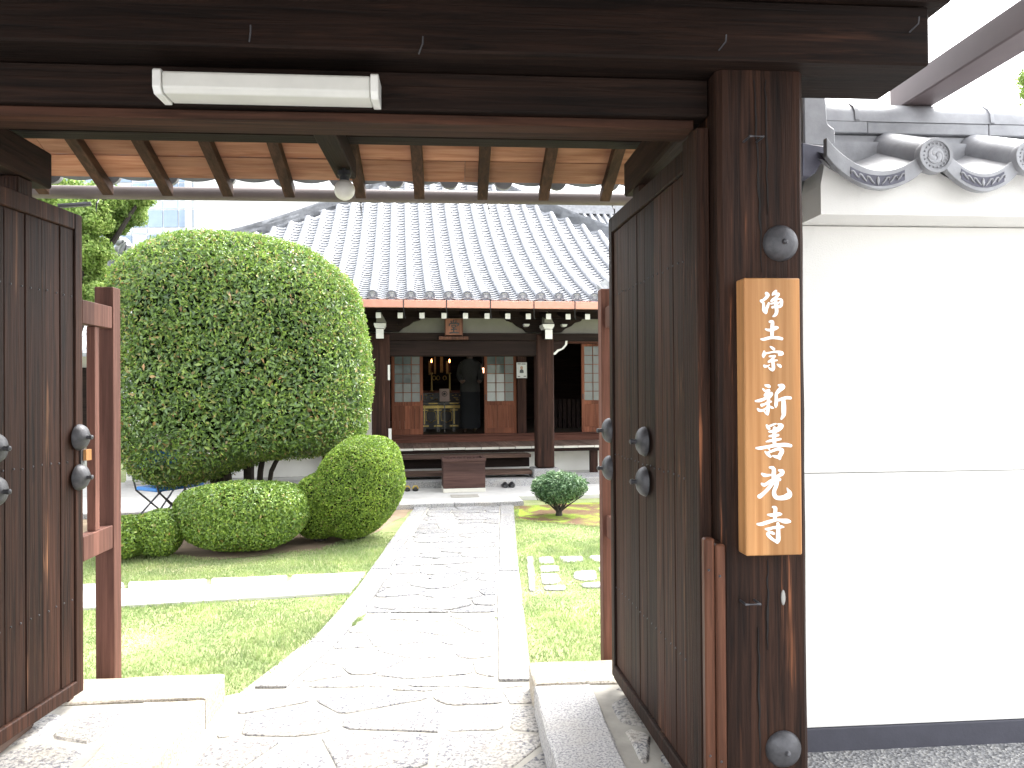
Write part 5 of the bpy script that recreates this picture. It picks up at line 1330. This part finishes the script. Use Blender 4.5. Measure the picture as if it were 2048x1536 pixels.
def shoe(parent, x, y, L, W, mat, strap=None, fr=None):
    b = MB(); V = []; F = []; n = 12
    prof_ = [(0, .7, .055), (.15, .95, .07), (.4, .8, .085), (.6, .95, .06), (.85, .85, .045), (1, .4, .03)]
    for (f, ww, hh) in prof_:
        for k in range(n): t_ = 2*math.pi*k/n; V.append((x+W/2*ww*math.cos(t_), y+f*L, max(0, hh/2+hh/2*math.sin(t_))))
    F = [(i*n+k, i*n+(k+1) % n, (i+1)*n+(k+1) % n, (i+1)*n+k) for i in range(5) for k in range(n)]+[tuple(range(n)), tuple(range(5*n, 6*n))]
    b.add(V, F); return b.obj('shoe', mat, parent, None, smooth=True)
def pair(name, px, py, label, strap=False):
    u, v = TF.on_z(px, py, ZA); o = empty(name, TF.world(u, v, ZA), TF.a); tag(o, label, 'shoes')
    for s in (-1, 1):
        if not strap: 
            so_ = shoe(o, s*.052, 0, .26, .095, M['black']); box('opening', s*.052-.02, s*.052+.02, .03, .1, .062, .072, M['ironk'], so_) if 0 else None
        else:
            b = MB(); b.prism([(s*.06+.045*math.cos(t_*.5236)*1, .12+.13*math.sin(t_*.5236)) for t_ in range(12)], lambda p, h: Vector((p[0], p[1], h)), .001, .025); so_ = b.obj('sole', M['black'], o)
            MB().tube([(s*.06-.043, .14, .02), (s*.06-.02, .15, .06), (s*.06+.02, .15, .06), (s*.06+.043, .14, .02)], .010, 6).obj('strap', plain('yellow_strap', (.55, .38, .04), .6), so_)
    return o
pair('black_shoes', 1018.5, 976, 'pair of black shoes side by side below the steps')
pair('sandals', 823, 983, 'dark sandals with yellow straps at the left end of the steps', True)

# ============================================================ planting
def leaves(name, P, Nn, size, aspect, tilt, mat, parent, droop=0.0, curl=.25):
    """P centres, Nn outward normals; every leaf is a small blade folded along its rib"""
    m = len(P); size = np.asarray(size)*np.ones(m)
    nrm = Nn+nrs.normal(0, tilt, (m, 3)); nrm /= np.linalg.norm(nrm, axis=1)[:, None]
    t = nrs.normal(0, 1, (m, 3)); t[:, 2] -= droop; t -= (t*nrm).sum(1)[:, None]*nrm; t /= np.linalg.norm(t, axis=1)[:, None]
    s = np.cross(nrm, t); L = size*nrs.uniform(.7, 1.25, m); W = L*aspect
    base = P-t*(L/2)[:, None]; tip = P+t*(L/2)[:, None]-nrm*(L*curl*.5)[:, None]
    a = P+s*(W/2)[:, None]+nrm*(L*.08)[:, None]-t*(L*.06)[:, None]; b = P-s*(W/2)[:, None]+nrm*(L*.08)[:, None]-t*(L*.06)[:, None]
    V = np.stack([base, a, tip, b], 1).reshape(-1, 3); i = np.arange(m)[:, None]*4
    T = np.concatenate([i+np.array([[0, 1, 2]]), i+np.array([[0, 2, 3]])], 1).reshape(-1, 3)
    return tri_obj(name, V, T, mat, parent)
def nz3(P, f, seed=0.0):
    x, y, z = (P*f).T+seed
    return (np.sin(x*1.7+np.sin(y*1.3+seed))+np.sin(y*1.9+np.sin(z*1.1))+np.sin(z*2.1+np.sin(x*1.5+seed*2)))/3
def shell(n, c, rad, power, depth, lump=.05, lf=3.0, zmin=None, seed=0.0, bottom=None):
    """points in the outer layer of a clipped, slightly lumpy rounded crown"""
    d = nrs.normal(0, 1, (n, 3)); d /= np.linalg.norm(d, axis=1)[:, None]
    k = (np.abs(d)**power).sum(1)**(-1/power); S_ = d*k[:, None]          # superellipsoid surface
    nn = np.sign(S_)*np.abs(S_)**(power-1)/np.array(rad); nn /= np.linalg.norm(nn, axis=1)[:, None]
    q = S_*np.array(rad); q = q*(1+lump*nz3(q, lf, seed))[:, None]
    q = q-nn*(np.abs(nrs.normal(0, 1, n))*depth)[:, None]
    return q+np.array(c), nn
def core(name, c, rad, power, f, mat, parent):  # solid dark blob added inside the leaves to stop see-through
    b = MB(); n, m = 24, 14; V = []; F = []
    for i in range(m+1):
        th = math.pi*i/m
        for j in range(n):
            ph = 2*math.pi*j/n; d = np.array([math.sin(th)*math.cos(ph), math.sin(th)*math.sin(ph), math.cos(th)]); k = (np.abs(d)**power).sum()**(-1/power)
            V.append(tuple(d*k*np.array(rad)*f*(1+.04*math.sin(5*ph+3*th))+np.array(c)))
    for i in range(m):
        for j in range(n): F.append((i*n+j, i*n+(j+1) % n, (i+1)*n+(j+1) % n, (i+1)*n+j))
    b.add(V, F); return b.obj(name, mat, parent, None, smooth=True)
def limbs(name, segs, mat, parent):
    b = MB()
    for pts, rs in segs: b.tube(pts, rs, 8)
    return b.obj(name, mat, parent, None, smooth=True)

oldleaf = leaf_mat('evergreen_leaf', [(0.0, (0.07, 0.12, 0.05)), (0.35, (0.12, 0.20, 0.075)), (0.62, (0.19, 0.29, 0.10)), (0.80, (0.15, 0.25, 0.05)), (0.93, (0.26, 0.36, 0.08)), (0.97, (0.40, 0.33, 0.16)), (1.0, (0.45, 0.25, 0.12))], .30, .22, .6)
newleaf = leaf_mat('young_evergreen_leaf', [(0.0, (0.10, 0.19, 0.04)), (0.5, (0.19, 0.31, 0.06)), (0.85, (0.30, 0.42, 0.09)), (0.95, (0.38, 0.36, 0.14)), (1.0, (0.42, 0.26, 0.12))], .38, .35, .5)
boxleaf = leaf_mat('boxwood_leaf', [(0.0, (0.09, 0.165, 0.035)), (0.4, (0.17, 0.28, 0.055)), (0.8, (0.27, 0.39, 0.08)), (0.96, (0.28, 0.40, 0.07)), (1.0, (0.35, 0.24, 0.10))], .32, .25, .5)
azleaf = leaf_mat('azalea_leaf', [(0.0, (0.09, 0.15, 0.03)), (0.4, (0.18, 0.29, 0.045)), (0.8, (0.28, 0.41, 0.065)), (0.95, (0.30, 0.42, 0.06)), (1.0, (0.30, 0.22, 0.12))], .5, .35, .35)
bluleaf = leaf_mat('bluish_shrub_leaf', [(0.0, (0.05, 0.11, 0.045)), (0.5, (0.10, 0.20, 0.09)), (0.85, (0.20, 0.33, 0.17)), (1.0, (0.34, 0.44, 0.28))], .4, .25, .5)
campleaf = leaf_mat('camphor_leaf', [(0.0, (0.13, 0.22, 0.05)), (0.5, (0.24, 0.36, 0.09)), (1.0, (0.40, 0.50, 0.18))], .5, .4, .3)

# big rounded evergreen tree
DT = 8.75
def px2x(px, D): return (px-1024)/1500*D
bt = empty('evergreen_tree', (px2x(492, DT), DT, 0)); tag(bt, 'large evergreen tree clipped into a rounded mass behind the low shrubs', 'tree')
H0_, H1_ = .30, 3.33
rad = (1.40, 1.25, (H1_-H0_)/2); cz = (H0_+H1_)/2
def boxy(d):
    p = np.where(d[:, 2] > 0, 2.35+2.3*np.clip(-d[:, 0]/(np.hypot(d[:, 0], d[:, 1])+1e-6), 0, 1), 3.6); a = 2.7; hxy = (np.abs(d[:, 0])**a+np.abs(d[:, 1])**a)
    k = (hxy**(p/a)+np.abs(d[:, 2])**p)**(-1/p); return d*k[:, None], p
def crown(n, depth, jit=0.0):
    d = nrs.normal(0, 1, (n, 3)); d /= np.linalg.norm(d, axis=1)[:, None]; S_, p = boxy(d)
    nn = np.sign(S_)*np.abs(S_)**(np.stack([np.full(n, 1.7)]*2+[p-1], 1))/np.array(rad); nn /= np.linalg.norm(nn, axis=1)[:, None]
    q = S_*np.array(rad); q = q*(1+.035*nz3(q, 2.6, 1.3))[:, None]-nn*(np.abs(nrs.normal(0, 1, n))*depth)[:, None]
    # the underside rises away from the camera side, the lower left hangs lower
    f = np.clip(-q[:, 2]/rad[2], 0, 1); q[:, 2] += f*f*(.50*np.clip((q[:, 0]+1.25)/1.6, 0, 1))
    return q+np.array((0, 0, cz)), nn
q, nn = crown(56000, .085); leaves('old_leaves', q, nn, .067, .44, .75, oldleaf, bt, droop=.3)
q, nn = crown(78000, .03)
w_ = (.50+1.1*np.clip((q[:, 2]-1.8)/1.1, 0, 1)**1.0+.45*np.clip((q[:, 0]-.75)/.6, 0, 1))*(1+.8*nz3(q, 5.0, 2.2))
k = nrs.uniform(0, 1, len(q)) < w_*.55; q, nn = q[k], nn[k]
# shoots: little rosettes of narrow young leaves that stand out from the surface
base = q+nn*nrs.uniform(0, .045, len(q))[:, None]
leaves('young_leaves', base, nn*.2+nrs.normal(0, .8, base.shape), .044, .34, .5, newleaf, bt, droop=-.5)
core('dark_core', (0, 0, cz+.20), (rad[0], rad[1], rad[2]*.85), 2.7, .84, M['core'], bt)
r = random.Random(2); segs = []
for k, (px, rr_, lean_) in enumerate(((434, .085, -.08), (462, .05, .0), (490, .058, .06), (517, .035, .12), (540, .028, .28), (420, .04, -.35))):
    x = px2x(px, 8.75)-bt.location.x; y = r.uniform(-.15, .15)
    segs.append(([(x*.45, y, 0), (x*.8, y, .25), (x, y, .6), (x+lean_, y+r.uniform(-.1, .1), 1.2), (x+lean_*2.5, y, 1.9)], [rr_*1.5, rr_*1.15, rr_, rr_*.8, rr_*.5]))
limbs('trunk', segs, M['bark'], bt)

# low clipped shrubs
def shrub(name, px, pyb, D, wpx, toppx, depth_, n, leaf, size, label, power=2.3, lump=.05, shear=None, base_gap=.015, group='clipped shrubs under the evergreen tree'):
    x = px2x(px, D); o = empty(name, (x, D, 0)); tag(o, label, 'shrub', group)
    zt_ = CAM_H+(778.5-.007*(px-960)-toppx)/1500*(D); w2 = wpx/1500*D/2*.97; z0_ = base_gap
    rad_ = (w2, depth_/2, (zt_-z0_)/2); cz_ = (zt_+z0_)/2
    for dd, frac, sz in ((.016, .62, 1.0), (.05, .38, 1.1)):
        q, nn = shell(int(n*frac), (0, 0, 0), rad_, power, dd, lump, 3.5/max(w2, .3), seed=px*.01)
        if shear: q = shear(q, rad_)
        leaves('leaves', q+np.array((0, 0, cz_)), nn, size*sz, .55, .8, leaf, o)
    c = core('dark_core', (0, 0, cz_), rad_, power, .90, M['core'], o)
    if shear:
        P_ = np.array([v.co for v in c.data.vertices])-np.array((0, 0, cz_)); P_ = shear(P_, rad_)+np.array((0, 0, cz_)); c.data.vertices.foreach_set('co', P_.astype(np.float32).ravel()); c.data.update()
    limbs('stem', [([(.0, 0, -.01), (.02, 0, cz_)], [.03, .02]), ([(.04, .03, -.01), (.12*w2*2, .05, cz_)], [.02, .015]), ([(-.04, .0, -.01), (-.2*w2*2, .0, cz_)], [.02, .015])], M['bark'], o)
    return o
shrub('round_shrub', 487, 1115, 7.35, 262, 966, 1.0, 40000, boxleaf, .034, 'wide flattened round shrub, middle one in front of the trees', 3.1, .045, shear=lambda q, rd: q*np.stack([1-.22*np.clip(-q[:, 2]/rd[2], 0, 1), 1-.15*np.clip(-q[:, 2]/rd[2], 0, 1), np.ones(len(q))], 1))
def egg(q, rd):
    z = q[:, 2]/rd[2]; q = q.copy()
    q[:, 0] = q[:, 0]*(1-.17*np.clip(z, 0, 1)-.22*np.clip(-z-.3, 0, 1))+rd[0]*(.20*z)
    return q
shrub('tall_shrub', 716, 1100, 7.85, 190, 871, 1.05, 52000, azleaf, .025, 'tall bright green egg-shaped shrub beside the path', 2.4, .04, shear=egg)
shrub('small_shrub', 640, 1090, 7.75, 105, 945, .7, 14000, azleaf, .026, 'half hidden shrub filling the gap left of the tall shrub', 2.2, .05)
shrub('small_shrub', 318, 1125, 7.05, 92, 1019, .5, 9500, boxleaf, .034, 'small upright shrub left of the wide round shrub', 2.4, .06)
shrub('small_shrub', 256, 1125, 6.95, 78, 1030, .5, 8500, boxleaf, .034, 'leftmost small shrub beside the red-brown guard post', 2.4, .06)

# bluish shrub on the moss
bx, by = gp(1118, 1031, -.004); bs = empty('bluish_shrub', (bx, by, 0)); tag(bs, 'small blue-green shrub with bare forked stems on the moss right of the path', 'shrub')
wb = 52/1500*by; zt_ = CAM_H+(776.5-944)/1500*by; zb_ = CAM_H+(776.5-1006)/1500*by
segs = []; r = random.Random(8)
for k in range(11):
    a = 2*math.pi*k/11+r.uniform(-.2, .2); L = wb*r.uniform(.55, .95); segs.append(([(0, 0, -.01), (.03*math.cos(a), .03*math.sin(a), .06), (.45*L*math.cos(a), .45*L*math.sin(a), .13+r.uniform(0, .05)), (L*math.cos(a), L*math.sin(a), zb_+.10)], [.024, .013, .008, .005]))
limbs('stem', segs+[([(0, 0, -.01), (0, 0, .09)], [.045, .03])], M['bark'], bs)
q, nn = shell(9500, (0, 0, 0), (wb, wb*.85, (zt_-zb_)/2), 2.2, .09, .20, 7, seed=.7); q[:, 2] += (zt_+zb_)/2
q = q+nn*np.abs(nrs.normal(0, .012, len(q)))[:, None]; leaves('leaves', q, nn*.5+np.array((0, 0, .5)), .044, .34, .7, bluleaf, bs, droop=-.8)
q, nn = shell(3500, (0, 0, 0), (wb*.9, wb*.75, (zt_-zb_)/2*.85), 2.2, .10, .1, 9, seed=.2); q[:, 2] += (zt_+zb_)/2
leaves('inner_leaves', q, nn, .034, .4, .9, bluleaf, bs)

# camphor tree behind the hall corner, and one over the wall at the right
def loose_tree(name, x, y, spec, n, size, label, trunk_h, th, tz=0.0):
    o = empty(name, (x, y, 0)); tag(o, label, 'tree'); P_ = []; Q_ = []; segs = []
    for (cx, cy, cz_, rx, ry, rz_) in spec:
        k = int(n*rx*rz_/sum(s[3]*s[5] for s in spec)); q, nn = shell(k, (cx, cy, cz_), (rx, ry, rz_), 2.0, .30*rx, .24, 4.2/rx, seed=cx+cz_); P_.append(q); Q_.append(nn)
        segs.append(([(cx*.1, cy*.1, trunk_h*.6), (cx*.5, cy*.5, trunk_h*.6+(cz_-trunk_h*.6)*.6), (cx, cy, cz_)], [th*.5, th*.3, th*.12]))
    segs.append(([(0, 0, -.05), (.05, 0, trunk_h*.6), (0, 0, trunk_h)], [th, th*.75, th*.5]))
    leaves('crown', np.concatenate(P_), np.concatenate(Q_), size, .5, .8, campleaf, o); limbs('trunk', segs, M['bark'], o); return o
XD = 10.5
cs = []
for (px, py, rpx) in ((248, 425, 44), (205, 400, 46), (160, 440, 60), (180, 505, 46), (150, 560, 60), (207, 562, 34), (110, 480, 70), (60, 560, 90), (120, 400, 60), (190, 592, 32), (225, 455, 30), (285, 395, 26)):
    d_ = XD+random.Random(px).uniform(-.35, .35); cs.append((px2x(px, d_)-px2x(120, XD), d_-XD, CAM_H+(784-py)/1500*d_, rpx/1500*d_, rpx/1500*d_*.9, rpx/1500*d_*.8))
loose_tree('camphor_tree', px2x(120, XD), XD, cs, 95000, .050, 'light green leafy tree beside the left corner of the hall roof', 3.4, .16)
cs = []
for (px, py, rpx) in ((2078, 190, 30), (2110, 150, 60), (2160, 220, 80), (2120, 280, 60), (2075, 196, 16)):
    cs.append((px2x(px, 12)-px2x(2150, 12), 0, CAM_H+(771-py)/1500*12, rpx/1500*12, rpx/1500*12, rpx/1500*12*.7))
loose_tree('garden_tree', px2x(2150, 12), 12, cs, 14000, .07, 'light green tree just showing above the street wall at the right edge', 4.5, .15)

# blue folding chairs under the tree
def chair(px, pyseat, D, ang, label):
    x = px2x(px, D); z = CAM_H+(783-pyseat)/1500*D; o = empty('folding_chair', (x, D, 0), ang); tag(o, label, 'chair', 'blue folding chairs under the evergreen tree')
    z = .43
    box('seat', -.19, .19, -.19, .19, z-.02, z+.025, M['blue'], o, None, .01)
    bk = MB(); bk.box(-.19, .19, -.012, .012, -.10, .10, Matrix.Translation((0, .25, z+.33)) @ Matrix.Rotation(R(-12), 4, 'X')); bk.obj('backrest', M['blue'], o, None, bevel=.006)
    for s in (-.205, .205):
        MB().tube([(s, -.28, 0), (s, .18, z-.02), (s, .30, z+.44)], .011, 8).obj('leg', M['steel'], o)
        MB().tube([(s*.93, .28, 0), (s*.93, -.17, z-.03)], .011, 8).obj('leg', M['steel'], o)
    MB().tube([(-.205, .30, z+.44), (.205, .30, z+.44)], .011, 8).obj('top_rail', M['steel'], o)
    for yy in (-.24, .24): MB().tube([(-.2, yy, .06), (.2, yy, .06)], .008, 6).obj('stretcher', M['steel'], o)
    return o
chair(322, 990, 8.7, R(150), 'left blue folding chair half hidden by the hanging leaves')
chair(360, 986, 8.95, R(165), 'right blue folding chair half hidden by the hanging leaves')
wp_ = box('wooden_plank', -.35, .35, -.06, .06, 0, .04, M['board'], None, None, .003); wp_.location = (px2x(362, 8.6), 8.6, -.004); wp_.rotation_euler = (0, 0, R(35)); tag(wp_, 'short light wooden plank lying on the soil under the chairs', 'plank')

# ============================================================ buildings beyond
ofc = empty('office_building', (px2x(400, 62), 62, 0)); tag(ofc, 'pale office building with a glazed corner far behind the tree', 'building')
ox = ofc.location.x; fac = plain('pale_facade', (.70, .70, .68), .8, var=.03)
glz = plain('blue_grey_glass', (.24, .32, .42), .12, var=.25, scale=.35); glz2 = plain('pale_blue_glass', (.42, .50, .58), .15, var=.2, scale=.35)
gx0, gx1, gx2 = px2x(240, 62)-ox, px2x(382, 62)-ox, px2x(415, 62)-ox; gx3 = px2x(640, 62)-ox
box('wall', gx2, gx3, .0, 18, 0, 24, fac, ofc); box('glazed_block', gx0-8, gx2-.002, .3, 18, 0, 24, fac, ofc)
zs_ = [CAM_H+(783-py)/1500*62 for py in (560, 505, 468, 455, 418, 400, 364, 330, 290)]
r = random.Random(6); xs_ = [gx0-8+i*1.28 for i in range(40) if gx0-8+i*1.28 < gx2-1.2]
for i in range(len(zs_)-1):
    for x in xs_: box('window_pane', x+.05, x+1.22, .2, .29, zs_[i]+.06, zs_[i+1]-.06, r.choice((glz, glz2, glz)) if i not in (2, 4) else glz2, ofc)
box('facade_mullion', gx1-.35, gx1+.1, -.2, .19, 0, 24, M['white'], ofc)
for (px, py) in ((444, 415), (444, 470), (530, 415)):
    x = px2x(px, 62)-ox; z = CAM_H+(781-py)/1500*62; w_ = box('window', x-.5, x+.5, -.03, -.002, z-.45, z+.45, glz2, ofc); box('sill', x-.6, x+.6, -.12, -.031, z-.55, z-.46, fac, ofc) if 0 else None
box('roof_slab', gx0-8, gx3+.2, -.3, 18.2, 24.001, 24.4, fac, ofc)
# second tiled roof rising behind the hall
rb = empty('rear_hall', (px2x(1180, 27), 27, 0), R(8.5)); tag(rb, 'second hall with a grey tiled roof rising behind the main roof at right', 'building')
zt_ = CAM_H+(776.5-373)/1500*27; 
box('wall', -2.8, 6, .8, 6, 0, zt_-2.6, M['plaster2'], rb)
for sgn, y0_, y1_ in ((1, 0, 3.4), (-1, 6.8, 3.4)):
    V = [(-3.4, y0_, zt_-2.6), (7, y0_, zt_-2.6), (7, y1_, zt_-.2), (-2.9, y1_, zt_-.2), (-3.4, y0_, zt_-2.75), (7, y0_, zt_-2.75), (7, y1_, zt_-.35), (-2.9, y1_, zt_-.35)]
    MB().add(V, [(0, 1, 2, 3), (7, 6, 5, 4), (0, 4, 5, 1), (1, 5, 6, 2), (2, 6, 7, 3), (3, 7, 4, 0)]).obj('roof_slope', M['tile'], rb)
for k in range(36):
    x = -3.0+.28*k
    MB().tube([(x, -.02, zt_-2.56), (x, 3.3, zt_-.2)], .07, 8).obj('tile_row', M['tile'], rb, smooth=True)
for k in range(3): box('ridge_course', -3.0, 7, 3.28-.03*k, 3.52+.03*k, zt_-.2+.13*(2-k), zt_-.2+.13*(3-k)-.01, M['tile2'], rb)
# side building left of the hall, seen through the guard frame
sb = empty('side_building', (px2x(110, 13.5), 13.5, 0), R(8.5)); tag(sb, 'low wing with dark timber wall and tiled eave seen through the left guard frame', 'building')
box('wall', -3.2, .5, .6, .75, 0, 2.3, M['plaster2'], sb); box('timber_wall', -3.2, .5, .5, .598, 0.5, 2.0, M['tdark'], sb); box('foundation', -3.2, .55, .45, .59, 0, .45, M['concrete'], sb)
V = [(-3.3, -.1, 2.25), (.62, -.1, 2.25), (.62, 1.6, 3.0), (-3.3, 1.6, 3.0), (-3.3, -.1, 2.18), (.62, -.1, 2.18), (.62, 1.6, 2.93), (-3.3, 1.6, 2.93)]
MB().add(V, [(0, 1, 2, 3), (7, 6, 5, 4), (0, 4, 5, 1), (1, 5, 6, 2), (2, 6, 7, 3), (3, 7, 4, 0)]).obj('roof', M['tile'], sb)
for k in range(14): MB().tube([(-3.2+.28*k, -.12, 2.27), (-3.2+.28*k, 1.55, 3.01)], .06, 8).obj('tile_row', M['tile'], sb, smooth=True)
